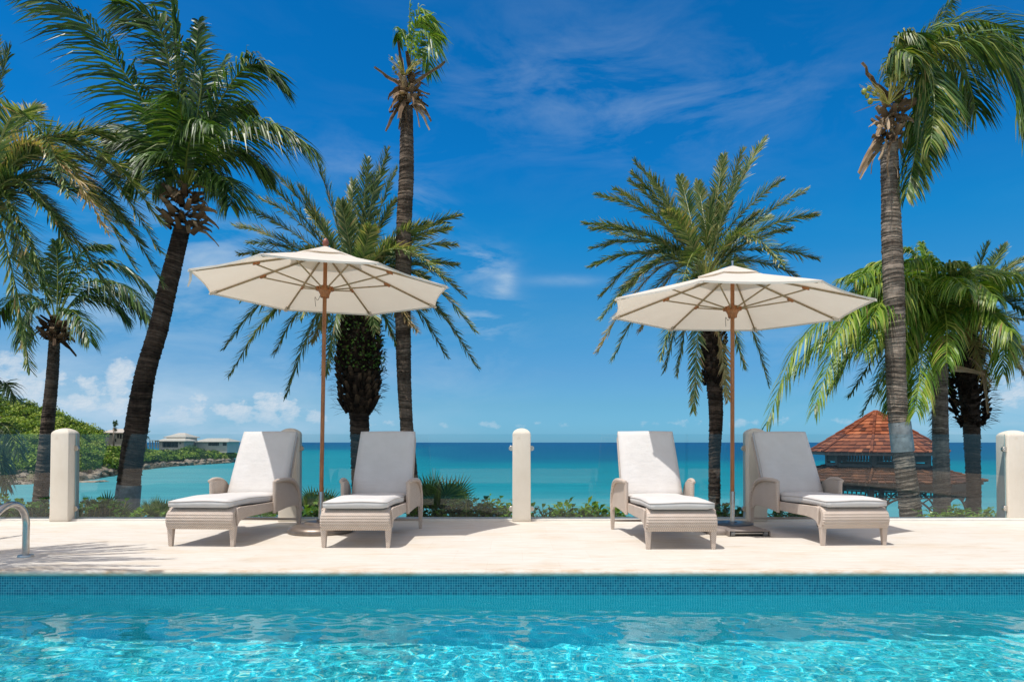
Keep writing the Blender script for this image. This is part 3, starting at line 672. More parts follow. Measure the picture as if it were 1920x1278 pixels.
def make_lounger():
    root = thing('sun_lounger', '', 'sun lounger')
    W = .315
    # footboard: ribbed wicker apron bulging towards the foot
    mb = MB(); prof = []
    for k in range(57):
        u = k/56; z = .172+.218*u
        y = -.012-.045*math.sin(math.pi*min(1, u*1.05))**.8+.075*max(0, (u-.72)/.28)**2
        rib = .0055*abs(math.sin(math.pi*u*8))**.8 if u < .97 else 0
        prof.append((y-rib, z))
    vs = []; n = len(prof)
    for k, (y, z) in enumerate(prof):
        u = k/(n-1); w = .345-.018*u**2-.012*max(0, (u-.75)/.25)**2
        vs += [(-w, y+.06, z), (-w, y+.012, z), (-w+.014, y, z), (w-.014, y, z), (w, y+.012, z), (w, y+.06, z)]
    fs = [(i*6+k, i*6+k+1, (i+1)*6+k+1, (i+1)*6+k) for i in range(n-1) for k in range(5)]
    fs += [(i*6+5, i*6, (i+1)*6, (i+1)*6+5) for i in range(n-1)]+[tuple(range(5, -1, -1)), tuple((n-1)*6+k for k in range(6))]
    mb.add(vs, fs); mb.build('footboard', M['wicker'], root, smooth='auto')
    # side rails with their arched bracket, rear crosspiece and slatted seat base
    for s in (-1, 1):
        mb = MB()
        arch = [(.04, .19), (.055, .215), (.085, .238), (.13, .253), (.2, .262), (.32, .266), (.6, .262), (1.46, .262), (1.46, .36), (.9, .362), (.4, .375), (.1, .385), (.03, .375)]
        mb.prism(arch, 0, s*.338-.013, s*.338+.013)
        mb.build('side_rail', M['wicker'], root, bevel=.004, seg=1)
    mb = MB(); mb.box((0, .72, .35), (.64, 1.42, .02)); mb.box((0, 1.44, .31), (.66, .03, .10)); mb.build('seat_frame', M['wicker'], root, bevel=.004, seg=1)
    # front legs, square and tapering
    for s in (-1, 1):
        mb = MB(); vs = []
        for w, z, sh in ((.018, 0, 0), (.020, .02, 0), (.028, .165, 0), (.032, .20, 0)):
            cx = s*(.345-.03)
            for a, b_ in ((-1, -1), (1, -1), (1, 1), (-1, 1)): vs.append((cx+a*w, .012+b_*w, z))
        mb.add(vs, [(i*4+k, i*4+(k+1) % 4, (i+1)*4+(k+1) % 4, (i+1)*4+k) for i in range(3) for k in range(4)]+[(3, 2, 1, 0), (12, 13, 14, 15)])
        mb.build('leg', M['wicker'], root, bevel=.004, seg=1)
    # arms: woven panel under a rolled top that sweeps down into the rear leg
    def ax(s, y): return s*(.365+.055*max(0, min(1, (y-.92)/.6)))
    for s in (-1, 1):
        mb = MB()
        poly = [(.93, .245), (.93, .575), (1.02, .592), (1.16, .592), (1.30, .572), (1.42, .515), (1.49, .43), (1.525, .33), (1.53, .22), (1.47, .235), (1.44, .268), (1.36, .285), (1.2, .275)]
        n = len(poly); th = .010
        vs = [(ax(s, y)+o, y, z) for o in (-th, th) for y, z in poly]
        mb.add(vs, [tuple(range(n)), tuple(range(2*n-1, n-1, -1))]+[(i, (i+1) % n, n+(i+1) % n, n+i) for i in range(n)])
        arm = mb.build('arm_panel', M['wicker'], root)
        mb = MB()
        top = catmull([Vector((0, y, z)) for y, z in [(.895, .592), (.97, .600), (1.06, .604), (1.18, .600), (1.30, .578), (1.40, .53), (1.475, .455), (1.515, .36), (1.528, .25)]], 40)
        pts = [Vector((ax(s, p.y)+s*(.012+.018*math.sin(math.pi*min(1, k/28))), p.y, p.z)) for k, p in enumerate(top)]
        mb.tube(pts, [.017+.008*math.sin(math.pi*min(1, .10+k/42)) for k in range(40)], 10)
        mb.build('arm_roll', M['wicker'], arm, smooth=True)
        mb = MB(); mb.tube([(s*.362, .918, .238), (s*.363, .918, .4), (s*.365, .916, .594)], [.020, .022, .025], 8); mb.build('arm_post', M['wicker'], arm, smooth='auto')
        # rear leg
        mb = MB(); vs = []
        for w, z in ((.017, 0), (.019, .02), (.024, .18), (.027, .30)):
            for a, b_ in ((-1, -1), (1, -1), (1, 1), (-1, 1)): vs.append((ax(s, 1.53)+a*w, 1.522+b_*w, z))
        mb.add(vs, [(i*4+k, i*4+(k+1) % 4, (i+1)*4+(k+1) % 4, (i+1)*4+k) for i in range(3) for k in range(4)]+[(3, 2, 1, 0), (12, 13, 14, 15)])
        mb.build('leg', M['wicker'], root, bevel=.004, seg=1)
    mb = MB(); mb.box((0, 1.515, .105), (.80, .022, .026)); mb.build('stretcher', M['wicker'], root, bevel=.003, seg=1)
    # seat cushion
    mb = MB()
    def fs_(u, v, w):
        y = -.05+v; z = .425+w-.022*min(1, max(0, (y-.35)/.5))
        return Vector((u, y, z))
    e = cushion(mb, .318, .325, 1.30, .092, fs_)
    c = mb.build('seat_cushion', M['fabric'], root, smooth=True)
    mb = MB(); mb.tube([p+Vector((0, 0, -.006)) for p in e]+[e[0]+Vector((0, 0, -.006))], .0035, 6); mb.build('piping', M['piping'], c, smooth=True)
    # raised backrest: woven frame with a cushion in front of it
    ang = math.atan2(.735, .40); dv = Vector((0, math.cos(ang), math.sin(ang))); nv = Vector((0, -math.sin(ang), math.cos(ang)))
    o0 = Vector((0, 1.275, .40))
    mb = MB()
    vs = []
    for v, w in ((0, .345), (.30, .345), (.80, .335), (.84, .325)):
        for u, k in ((-1, -.055), (1, -.055), (1, -.09), (-1, -.09)): vs.append(o0+dv*v+Vector((u*w, 0, 0))+nv*k)
    mb.add(vs, [(i*4+k, i*4+(k+1) % 4, (i+1)*4+(k+1) % 4, (i+1)*4+k) for i in range(3) for k in range(4)]+[(3, 2, 1, 0), (12, 13, 14, 15)])
    bk = mb.build('backrest', M['wicker'], root, bevel=.01, seg=2)
    mb = MB()
    e = cushion(mb, .352, .335, .855, .098, lambda u, v, w: o0+dv*v+nv*w+Vector((u, 0, 0)))
    c = mb.build('back_cushion', M['fabric'], root, smooth=True)
    mb = MB(); mb.tube([p-nv*.006 for p in e]+[e[0]-nv*.006], .0035, 6); mb.build('piping', M['piping'], c, smooth=True)
    return root
loung = make_lounger()
spots = [(-3.08, 6.79, -3.0, 'leftmost wicker sun lounger, its white backrest mostly in sun with a narrow triangle of shade'),
         (-1.527, 6.70, -.3, 'wicker sun lounger just right of the left umbrella pole, its whole backrest in shade'),
         (1.63, 6.61, .6, 'wicker sun lounger just left of the right umbrella pole, its white backrest partly sunlit'),
         (3.425, 6.86, 3.0, 'rightmost wicker sun lounger with shaded grey backrest in front of the gazebo')]
for i, (x, y, a, lab) in enumerate(spots):
    o = loung if i == 0 else copy_tree(loung)
    o.location = (x, y, 0); o.rotation_euler = (0, 0, math.radians(a)); tag(o, lab, 'sun lounger', 'wicker sun loungers on the pool deck')

# ------------------------------------------------------------------ umbrellas
def umbrella(base, centre, yaw, tx, ty, label, apex, finial):
    root = thing('patio_umbrella', label, 'umbrella', base, group='cream canvas umbrellas')
    Rr = 1.5; C0 = Vector(centre); B = Vector(base)
    def pt(r, ang, z): x, y = r*math.cos(ang), r*math.sin(ang); return C0+Vector((x, y, z+tx*x+ty*y))
    A = [math.radians(22.5+45*k)+yaw for k in range(8)]
    axis = (pt(0, 0, apex)-B); 
    def along(z): return B+axis*((z-B.z)/axis.z)
    # pole
    mb = MB(); mb.tube([along(.34), along(1.5), along(C0.z+apex-.02)], .0235, 16); mb.build('pole', M['teak'], root, smooth='auto')
    mb = MB(); mb.tube([along(.08), along(.30)], .026, 16); mb.tube([along(.30), along(.43)], .0285, 16); mb.tube([along(.43), along(.46)], .031, 16)
    mb.build('pole_sleeve', M['steel'], root, smooth='auto')
    # canopy: eight panels sagging a little between the ribs, hem turned down
    def panel(k, r0, r1, z0, z1, lift, nr=12, nu=10, scallop=.03, sag=.035):
        vs = []
        a0, a1 = A[k], A[k]+math.radians(45)
        for j in range(nr+1):
            v = j/nr; r = r0+(r1-r0)*v
            p, q = pt(r, a0, 0), pt(r, a1, 0)
            for i in range(nu+1):
                u = i/nu; m = p.lerp(q, u); s4 = 4*u*(1-u)
                inward = (C0-m); inward.z = 0
                m = m+inward*(scallop*s4*v*v)
                m.z += z0+(z1-z0)*v+lift-sag*s4*v*(1.15-v)*1.6
                vs.append(m)
        return vs, [(j*(nu+1)+i, j*(nu+1)+i+1, (j+1)*(nu+1)+i+1, (j+1)*(nu+1)+i) for j in range(nr) for i in range(nu)]
    rin = .20; zat = lambda r: apex*(1-r/Rr)
    mb = MB()
    for k in range(8):
        vs, fs = panel(k, rin, Rr, zat(rin), 0, .022); mb.add(vs, fs)
        hv = vs[-11:]; mb.add(hv+[p+Vector((0, 0, -.022)) for p in hv], [(i, i+1, 12+i, 11+i) for i in range(10)])
    can = mb.build('canopy', M['canvas'], root, smooth=True)
    mb = MB()
    for k in range(8):
        vs, fs = panel(k, .03, .46, zat(.03)+.045, zat(.46)+.01, .035, 6, 8, .05, .012); mb.add(vs, fs)
    mb.build('vent_cap', M['canvas'], can, smooth=True)
    # sewn pockets at the rib ends
    for k in range(8):
        mb = MB(); p, q = pt(1.40, A[k], zat(1.40)+.012), pt(1.505, A[k], zat(1.505)+.012)
        side = Vector((-math.sin(A[k]), math.cos(A[k]), 0))*.03
        mb.add([p-side, p+side, q+side*.7, q-side*.7, p-side-Vector((0, 0, .02)), p+side-Vector((0, 0, .02)), q+side*.7-Vector((0, 0, .02)), q-side*.7-Vector((0, 0, .02))], [(0, 1, 2, 3), (7, 6, 5, 4), (0, 4, 5, 1), (1, 5, 6, 2), (2, 6, 7, 3), (3, 7, 4, 0)])
        mb.build('rib_pocket', M['canvas'], can)
    # ribs, struts, hubs
    hubz = C0.z+.02
    for k in range(8):
        mb = MB(); p, q = pt(.05, A[k], zat(.05)-.004), pt(1.43, A[k], zat(1.43)-.004)
        side = Vector((-math.sin(A[k]), math.cos(A[k]), 0))*.0085; up = Vector((0, 0, .011))
        def bar(p, q, s, u): mb.add([p-s-u, p+s-u, p+s+u, p-s+u, q-s-u, q+s-u, q+s+u, q-s+u], [(0, 1, 2, 3), (7, 6, 5, 4), (0, 4, 5, 1), (1, 5, 6, 2), (2, 6, 7, 3), (3, 7, 4, 0)])
        bar(p, q, side, up); rb = mb.build('rib', M['rib_wood'], root, bevel=.002, seg=1)
        mb = MB(); j = pt(.80, A[k], zat(.80)-.03); h = along(hubz)+Vector((math.cos(A[k])*.075, math.sin(A[k])*.075, 0))
        bar(h, j, side*.8, up*.75); mb.build('strut', M['rib_wood'], rb, bevel=.002, seg=1)
        mb = MB(); d = (q-p).normalized(); j0 = pt(.80, A[k], zat(.80)-.018)
        bar(j0-d*.04, j0+d*.04, side*1.9, up*1.3); mb.build('strut_bracket', M['teak'], rb, bevel=.004, seg=1)
    hc = along(hubz)
    mb = MB(); mb.lathe([(.030, -.11), (.050, -.105), (.055, -.07), (.062, -.055), (.075, -.03), (.092, -.02), (.092, .02), (.06, .035), (.03, .04)], hc, 24)
    for k in range(8):
        for s in (-1, 1):
            d = Vector((math.cos(A[k]), math.sin(A[k]), 0)); sd = Vector((-d.y, d.x, 0))*s*.014
            mb.box(hc+d*.088+sd, (.036, .010, .04), Matrix.Rotation(A[k], 3, 'Z'))
    mb.build('runner_hub', M['teak'], root, smooth='auto')
    mb = MB(); mb.lathe([(.025, -.08), (.06, -.07), (.07, -.03), (.06, 0), (.02, .01)], pt(0, 0, apex-.01), 20); mb.build('top_hub', M['teak'], root, smooth='auto')
    tp = pt(0, 0, apex+.075)
    mb = MB()
    if finial: mb.lathe([(.030, -.03), (.031, 0), (.026, .005), (.034, .018), (.037, .045), (.032, .07), (.018, .092), (.004, .102)], tp, 20); mb.build('finial', M['finial_wood'], root, smooth='auto')
    else: mb.lathe([(.012, -.05), (.012, .05), (.016, .052), (.016, .062), (.003, .066)], tp, 14); mb.build('finial', M['steel'], root, smooth='auto')
    # cord hanging from the hub
    mb = MB(); p = hc+Vector((-.04, -.05, -.09)); mb.tube(catmull([p, p+Vector((-.03, -.01, -.06)), p+Vector((-.06, -.01, -.02)), p+Vector((-.055, 0, -.13))], 14), .0028, 5); mb.build('pull_cord', M['black'], root)
    return root, pt, A
u1, pt1, A1 = umbrella((-2.20, 7.87, 0), (-2.228, 8.112, 2.833), math.radians(13.3), -.012, -.010, 'cream canvas umbrella on the left with a round bronze base and turned wooden finial', .46, True)
mb = MB(); mb.lathe([(.345, .001), (.362, .006), (.366, .035), (.352, .06), (.31, .082), (.25, .094), (.19, .098), (.185, .115), (.17, .124), (.05, .128), (.045, .15), (.03, .152)], (-2.20, 7.87, 0), 56)
mb.build('base', M['base_bronze'], u1, smooth='auto')
# loose tie strap at the left hem corner
mb = MB(); p = pt1(1.49, A1[4], .0); mb.add([p+Vector((0, 0, 0)), p+Vector((.03, 0, 0)), p+Vector((.018, .01, -.10)), p+Vector((-.012, .01, -.10)), p+Vector((-.02, .02, -.17)), p+Vector((-.035, .02, -.16))], [(0, 1, 2, 3), (3, 2, 4, 5)]); mb.build('tie_strap', M['canvas'], u1)
u2, pt2, A2 = umbrella((2.565, 7.97, 0), (2.611, 8.045, 2.586), math.radians(-6.9), -.029, -.007, 'cream canvas umbrella on the right with a square wheeled base and small metal tip', .455, False)
mb = MB()
def slope_block(x0, x1, y0, y1, z0, z1, ins): 
    mb.add([(x0, y0, 0.002), (x1, y0, .002), (x1, y1, .002), (x0, y1, .002), (x0, y0, z0), (x1, y0, z0), (x1, y1, z0), (x0, y1, z0), (x0+ins, y0+ins, z1), (x1-ins, y0+ins, z1), (x1-ins, y1-ins, z1), (x0+ins, y1-ins, z1)], [(3, 2, 1, 0), (0, 1, 5, 4), (1, 2, 6, 5), (2, 3, 7, 6), (3, 0, 4, 7), (4, 5, 9, 8), (5, 6, 10, 9), (6, 7, 11, 10), (7, 4, 8, 11), (8, 9, 10, 11)])
slope_block(2.20, 2.86, 7.60, 8.30, .05, .082, .12)
mb.build('base', M['base_stone'], u2, bevel=.012, seg=2)
mb = MB(); mb.lathe([(.23, .083), (.235, .086), (.235, .096), (.225, .101), (.06, .104), (.05, .115), (.03, .116)], (2.565, 7.97, 0), 48); mb.build('base_plate', M['plate_blue'], u2, smooth='auto')
mb = MB()
for c, d in (((2.60, 7.56, .062), (.44, .15, .012)), ((2.378, 7.56, .034), (.012, .15, .06)), ((2.822, 7.56, .034), (.012, .15, .06)), ((2.60, 7.632, .034), (.44, .008, .06))): mb.box(c, d)
ho = mb.build('wheel_housing', M['base_stone'], u2, bevel=.003, seg=1)
mb = MB(); mb.tube([(2.375, 7.52, .034), (2.825, 7.52, .034)], .009, 10); mb.build('axle', M['satin'], ho, smooth='auto')
for x in (2.42, 2.78):
    mb = MB(); mb.tube([(x-.024, 7.52, .034), (x-.020, 7.52, .034), (x+.020, 7.52, .034), (x+.024, 7.52, .034)], [.026, .032, .032, .026], 18); mb.build('wheel', M['rubber'], ho, smooth='auto')
# ------------------------------------------------------------------ palms
G = Vector((0, 0, -1))
def frond(mb, pts, Lmax, n, width, droop=.3, ang=55, vtilt=.15, wind=(0, 0, 0), t0=.14, tint=(.2, .6), rach=.016, rnd=R, tipfrac=.35, jit=.12, rtint=.75, miss=.02, twist=0.0, dead=0, ranks=(0,)):
    """one feather leaf: a tapered midrib along pts and narrow folded leaflets on both sides"""
    K = 26; P = catmull(pts, K)
    mb.tube(P[::2] if K % 2 else P, [rach*(1-.85*i/(len(P)-1)) for i in range(len(P))], 5, tint=[rtint]*len(P))
    wind = Vector(wind); up = Vector((0, 0, 1))
    for side in (-1, 1):
        for k in range(n):
            if rnd.random() < miss: continue
            t = t0+(1-t0)*((k+rnd.uniform(-.3, .3))/(n-1)); t = min(max(t, t0), .998)
            u = t*(K-1); i = min(int(u), K-2); p = P[i].lerp(P[i+1], u-i); T = (P[i+1]-P[i]).normalized()
            S = T.cross(up)
            if S.length < .15: S = T.cross(Vector((.3, 1, 0)))
            S.normalize(); Nn = S.cross(T)
            if twist: 
                c, s_ = math.cos(twist), math.sin(twist); S, Nn = S*c+Nn*s_, Nn*c-S*s_
            v = (t-t0)/(1-t0)
            l = Lmax*(min(1, .55+v*2.2))*(1-(1-tipfrac)*max(0, (v-.55)/.45)**1.4)*rnd.uniform(.86, 1.1)
            a = math.radians(ang*(1-.45*v)+rnd.uniform(-9, 9))
            d = (S*side*math.sin(a)+T*math.cos(a)+Nn*(vtilt+rnd.choice(ranks)+rnd.uniform(-jit, jit)*1.5)+Vector((rnd.uniform(-jit, jit), rnd.uniform(-jit, jit), rnd.uniform(-jit, jit)))*.6).normalized()
            bend = G*droop*rnd.uniform(.6, 1.3)+wind*rnd.uniform(.7, 1.2)
            m1 = p+d*l*.38+bend*l*.08; m2 = p+d*l*.72+bend*l*.36; e = p+d*l*.98+bend*l*.80
            blade = (d.cross(Nn+S*side*rnd.uniform(.2, .9)+Vector((rnd.uniform(-.3, .3),)*3))).normalized()
            w = width*rnd.uniform(.8, 1.15)
            tn = rnd.uniform(*tint)
            if rnd.random() < dead: tn = rnd.uniform(.85, 1)
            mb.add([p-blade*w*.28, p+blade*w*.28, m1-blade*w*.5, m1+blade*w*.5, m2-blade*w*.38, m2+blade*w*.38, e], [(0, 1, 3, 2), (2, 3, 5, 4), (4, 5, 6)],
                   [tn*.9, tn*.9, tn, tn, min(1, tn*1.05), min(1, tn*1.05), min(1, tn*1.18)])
def trunk(pts, rad, name, m, parent, rings=.045, amp=.06, rnd=R, seg=18, rough=.04):
    """ringed stem: pts world points from the base up, rad radii"""
    dens = 400; P = catmull(pts, dens)
    ln = [0]
    for i in range(1, dens): ln.append(ln[-1]+(P[i]-P[i-1]).length)
    tot = ln[-1]; rp = np.linspace(0, 1, len(rad))
    nr = max(12, int(tot/rings)); vs = []; ts = []; fs = []
    rows = []
    for k in range(nr):
        tn = rnd.random()**1.3; off = rnd.uniform(-.42, .42)*rings; am = rnd.choice((.4, .8, 1, 1.4))
        for sub_, rr_, dt in ((0.0, -amp*.7, .0), (.18, amp, .30), (.82, amp*.15, .12)):
            rows.append((min(tot, max(0, (k+sub_)*rings*tot/(nr*rings)+off)), rr_*am*rnd.uniform(.6, 1.2), tn*.6+dt))
    rows.append((tot, 0, .3))
    rows.sort(key=lambda q: q[0]); ph = rnd.uniform(0, 6)
    for s, dr, tn in rows:
        p = Vector([float(np.interp(s, ln, [q[c] for q in P])) for c in range(3)]) if False else None
        i = int(np.searchsorted(ln, s)); i = min(max(i, 1), dens-1); f = (s-ln[i-1])/max(1e-9, ln[i]-ln[i-1]); p = P[i-1].lerp(P[i], f)
        T = (P[i]-P[i-1]).normalized(); a = T.cross(Vector((0, 1, 0))).normalized(); b = T.cross(a)
        r = float(np.interp(s/tot, rp, rad))
        for k in range(seg):
            q = 2*math.pi*k/seg
            rr = r*(1+dr+rough*(math.sin(2*q+ph+s*1.7)*.5+math.sin(3*q+s*4.1)*.4+rnd.uniform(-.35, .35)))
            vs.append(p+(a*math.cos(q)+b*math.sin(q))*rr+T*(rnd.uniform(-.2, .2)+.45*math.sin(q+s*2.3+ph))*rings); ts.append(min(1, max(0, tn+rnd.uniform(-.18, .18))))
    n = len(rows)
    fs = [(i*seg+k, i*seg+(k+1) % seg, (i+1)*seg+(k+1) % seg, (i+1)*seg+k) for i in range(n-1) for k in range(seg)]
    mb = MB(); mb.add(vs, fs, ts); return mb.build(name, m, parent, smooth=True)
def husk(mb, p, d, l, w, curl=.5, rnd=R, tint=(.2, 1), side=None):
    """torn sheath or dead leaf base: a ragged curved strip"""
    d = Vector(d).normalized(); S = side or d.cross(Vector((rnd.uniform(-1, 1), rnd.uniform(-1, 1), rnd.uniform(-.4, .4)))).normalized(); nn = S.cross(d)
    vs = []; ts = []; K = 6; tn = rnd.uniform(*tint)
    for i in range(K+1):
        t = i/K; c = p+d*l*t+G*curl*l*t*t+nn*.25*l*math.sin(2*t)*rnd.uniform(.5, 1)
        ww = w*(1-.55*t)*(.75+.5*rnd.random())
        for q in (-1, 0, 1): vs.append(c+S*q*ww*.5+nn*(.22*ww*(1-abs(q)))); ts.append(min(1, max(0, tn+rnd.uniform(-.15, .15)-.15*(q == 0))))
    mb.add(vs, [(i*3+k, i*3+k+1, i*3+k+4, i*3+k+3) for i in range(K) for k in range(2)], ts)
def spray(mb, p, n, l, rnd=R, tint=(.3, .8), r=.004, cone=None):
    for _ in range(n):
        d = Vector((rnd.gauss(0, 1), rnd.gauss(0, 1), rnd.gauss(0, .7)))
        if cone: d = d.normalized()*.55+Vector(cone)
        d.normalize(); ll = l*rnd.uniform(.5, 1.1); s = d.cross(Vector((.2, .5, .8))).normalized()*r
        mb.add([p-s, p+s, p+d*ll*.6+G*ll*.04+s*.6, p+d*ll+G*ll*.12], [(0, 1, 2), (0, 2, 3)], rnd.uniform(*tint))
def boots(mb, c, r0, h, n, rnd=R, l=(.10, .22), w=.09, up=.9, tint=(.1, .9), prof=None):
    """ring of old leaf stubs round a stem: c bottom centre, spiral upwards"""
    for k in range(n):
        q = k*2.39996+rnd.uniform(-.15, .15); t = k/n
        rr = r0*(prof(t) if prof else 1)
        out = Vector((math.cos(q), math.sin(q), 0)); side = Vector((-out.y, out.x, 0))
        p = Vector(c)+out*rr*.78+Vector((0, 0, t*h)); ll = rnd.uniform(*l); d = (out*.75+Vector((0, 0, up))).normalized(); nn = side.cross(d)
        ww = w*rnd.uniform(.7, 1.2); tn = rnd.uniform(*tint)
        a = [p-side*ww*.7, p+side*ww*.7, p+side*ww*.5+nn*.045, p-side*ww*.5+nn*.045]
        e = p+d*ll; b = [e-side*ww*.35, e+side*ww*.35, e+side*ww*.28+nn*.03, e-side*ww*.28+nn*.03]
        mb.add(a+b, [(0, 1, 5, 4), (1, 2, 6, 5), (2, 3, 7, 6), (3, 0, 4, 7), (4, 5, 6, 7)], [tn*.5]*4+[min(1, tn*1.15)]*4)
def band(pts, rad, name, m, parent):
    mb = MB(); n = 12; P = catmull(pts, n); mb.tube(P, [float(np.interp(i/(n-1), [0, 1], rad)) for i in range(n)], 24, cap=False); return mb.build(name, m, parent, smooth=True)
def world_path(y, pts, dys=None):
    return [at(px, py, y+(dys[i] if dys else 0)) for i, (px, py) in enumerate(pts)]
def px_r(w, y): return w*y/F/2

def palm_root(name, label, base, group=None):
    return thing(name, label, 'palm tree', base, group=group)

# --- leaning coconut palm on the left
yA = 10.6
tp = world_path(yA, [(229, 1075), (237, 960), (246, 868), (254, 812), (272, 704), (297, 615), (319, 521), (342, 425)], [0, 0, 0, 0, 0, .05, .1, .2])
ra = palm_root('coconut_palm', 'tall coconut palm on the left leaning right, dark trunk with a grey painted foot', tp[0])
trunk(tp, [px_r(w, yA) for w in (44, 41, 39, 39, 35, 34, 32, 28)], 'trunk', M['trunk_dark'], ra, amp=.05)
band(world_path(yA, [(231, 1050), (237, 960), (242, 908)]), [px_r(46, yA), px_r(42, yA)], 'painted_foot', M['painted_bark'], ra)
cA = at(346, 375, yA+.2)
mb = MB(); rn = random.Random(11)
boots(mb, at(343, 436, yA+.2), .16, .62, 34, rn, (.10, .24), .10, .5, (.1, .8), lambda t: 1.0+.7*math.sin(math.pi*min(1, t*1.1)))
for k in range(34):
    q = rn.uniform(0, 6.28); husk(mb, at(345, rn.uniform(345, 430), yA+.2)+Vector((math.cos(q)*.12, math.sin(q)*.12, 0)), (math.cos(q), math.sin(q)-.25, rn.uniform(-.2, .9)), rn.uniform(.18, .42), rn.uniform(.06, .14), rn.uniform(.2, .9), rn, (.15, .85))
spray(mb, cA+G*.25, 60, .3, rn, (.1, .6))
mb.build('leaf_bases', M['husk'], ra)
cA = at(346, 330, yA+.2)
FA = [ # photo points along the midrib, depth offset of the tip, leaflet length, leaflet droop, twist
 ([(338, 345), (300, 245), (245, 155), (165, 45), (60, -25)], -1.0, .78, .75, 1.15),
 ([(341, 340), (334, 235), (314, 110), (288, 38), (213, 6)], -.6, .62, .6, -1.1),
 ([(346, 330), (336, 200), (325, 60), (318, -60)], .5, .66, .45, 1.2),
 ([(352, 335), (362, 230), (366, 120), (372, 40)], .7, .60, .6, .4),
 ([(354, 340), (376, 240), (402, 160), (424, 108)], 1.0, .55, .5, .7),
 ([(354, 345), (395, 225), (448, 138), (486, 122), (532, 160)], -.4, .58, .75, .1),
 ([(352, 350), (410, 275), (470, 238), (520, 238), (584, 280)], -.7, .66, .9, 0),
 ([(352, 358), (400, 330), (435, 345), (432, 385)], -1.3, .5, .9, 0),
 ([(338, 352), (310, 300), (265, 300), (235, 345)], -.9, .6, .95, 0),
 ([(338, 348), (290, 270), (235, 240), (190, 255)], .9, .6, .8, 0),
 ([(346, 345), (352, 280), (372, 230), (400, 235)], -1.8, .55, .9, 0),
 ([(344, 345), (330, 270), (300, 215), (262, 215)], 1.5, .55, .8, 0),
 ([(346, 340), (358, 270), (400, 215), (450, 205)], 1.6, .6, .8, 0),
 ([(346, 350), (372, 320), (400, 330), (408, 360)], 1.4, .5, .9, 0),
 ([(343, 350), (325, 325), (300, 330), (285, 360)], 1.5, .5, .9, 0),
 ([(346, 340), (344, 260), (338, 200), (330, 175)], -1.6, .55, .8, 0),
 ([(352, 345), (384, 262), (418, 212), (468, 196)], .4, .6, .9, .4),
 ([(352, 352), (396, 300), (448, 285), (502, 318)], .6, .6, .9, 0),
 ([(340, 350), (304, 290), (254, 262), (208, 284)], -.4, .62, .9, .2),
 ([(350, 342), (368, 230), (378, 140), (352, 88)], -.3, .5, .6, .8),
]
DROOP = 1.1
def build_fronds(root, data, y, mname, n, width, rnd, tint, t0=.16, rach=.018, ang=60, scale=1, wind=(0, 0, 0), base_dy=0, dead=.0, name='frond', spread=0, **kw):
    for pts, dy, ll, droop, tw in data:
        k = len(pts); P = [at(px, py, y+base_dy+dy*(i/(k-1))**1.2) for i, (px, py) in enumerate(pts)]
        mb = MB(); sh = rnd.uniform(-.07, .07)
        sg = 1 if pts[-1][0] > pts[0][0] else -1
        frond(mb, P, ll*scale, n, width, droop*DROOP, ang, .12, (wind[0]+spread*sg, wind[1], wind[2]), t0, (max(0, tint[0]+sh), tint[1]+sh), rach, rnd, twist=tw, dead=dead, **kw)
        mb.build(name, M[mname], root)
build_fronds(ra, FA, yA, 'coco_leaf', 110, .032, random.Random(21), (.0, .70), t0=.13, base_dy=.2, wind=(-.10, 0, 0), spread=.35)

# --- two tall wind-torn coconut palms
def torn_crown_bits(root, px, py, y, seed, scale=1.0, lift=0):
    rn = random.Random(seed); c = at(px, py, y)
    mb = MB()
    for k in range(30):
        q = rn.uniform(0, 6.28); z = rn.uniform(-.05, .40)*scale
        husk(mb, c+Vector((math.cos(q)*.10, math.sin(q)*.10, z)), (math.cos(q), math.sin(q)*.8-.2, rn.uniform(-.9, .7)), rn.uniform(.15, .40)*scale, rn.uniform(.07, .15)*scale, rn.uniform(.1, .9), rn, (.3, 1))
    boots(mb, c, .12*scale, .45*scale, 20, rn, (.10, .22), .09, .8, (.3, .9))
    spray(mb, c+Vector((0, 0, .55*scale)), 70, .42*scale, rn, (.0, .35), .0035)
    for k in range(4): husk(mb, c+Vector((rn.uniform(-.12, .12), -.08, -.02)), (rn.uniform(-.3, .3), -.2, -1), rn.uniform(.25, .5)*scale, .06, .3, rn, (.1, .9))
    mb.build('leaf_bases', M['husk'], root)
    return c
yB = 12.2
tb = world_path(yB, [(782, 1080), (776, 960), (762.5, 800), (756, 640), (757, 450), (762, 320), (763, 200)])
rb = palm_root('coconut_palm', 'slim tall coconut palm in the centre with a small torn wind-bent crown', tb[0])
trunk(tb, [px_r(w, yB) for w in (30, 28, 24.5, 28, 30, 28, 22)], 'trunk', M['trunk_brown'], rb, rings=.05, amp=.05)
cB = torn_crown_bits(rb, 765, 200, yB, 31, 1.0)
rn = random.Random(32)
for (x0, y0), (x1, y1), w in (((757, 160), (745, 72), .10), ((770, 160), (829, 108), .09), ((750, 158), (704, 122), .07), ((772, 150), (762, 95), .10)):
    a, b_ = at(x0, y0, yB-.1), at(x1, y1, yB-.35); mb = MB(); d = b_-a; husk(mb, a, d, d.length, w, .03, rn, (.25, .7), side=d.cross(Vector((0, 1, 0))).normalized()); mb.build('spathe', M['husk'], rb)
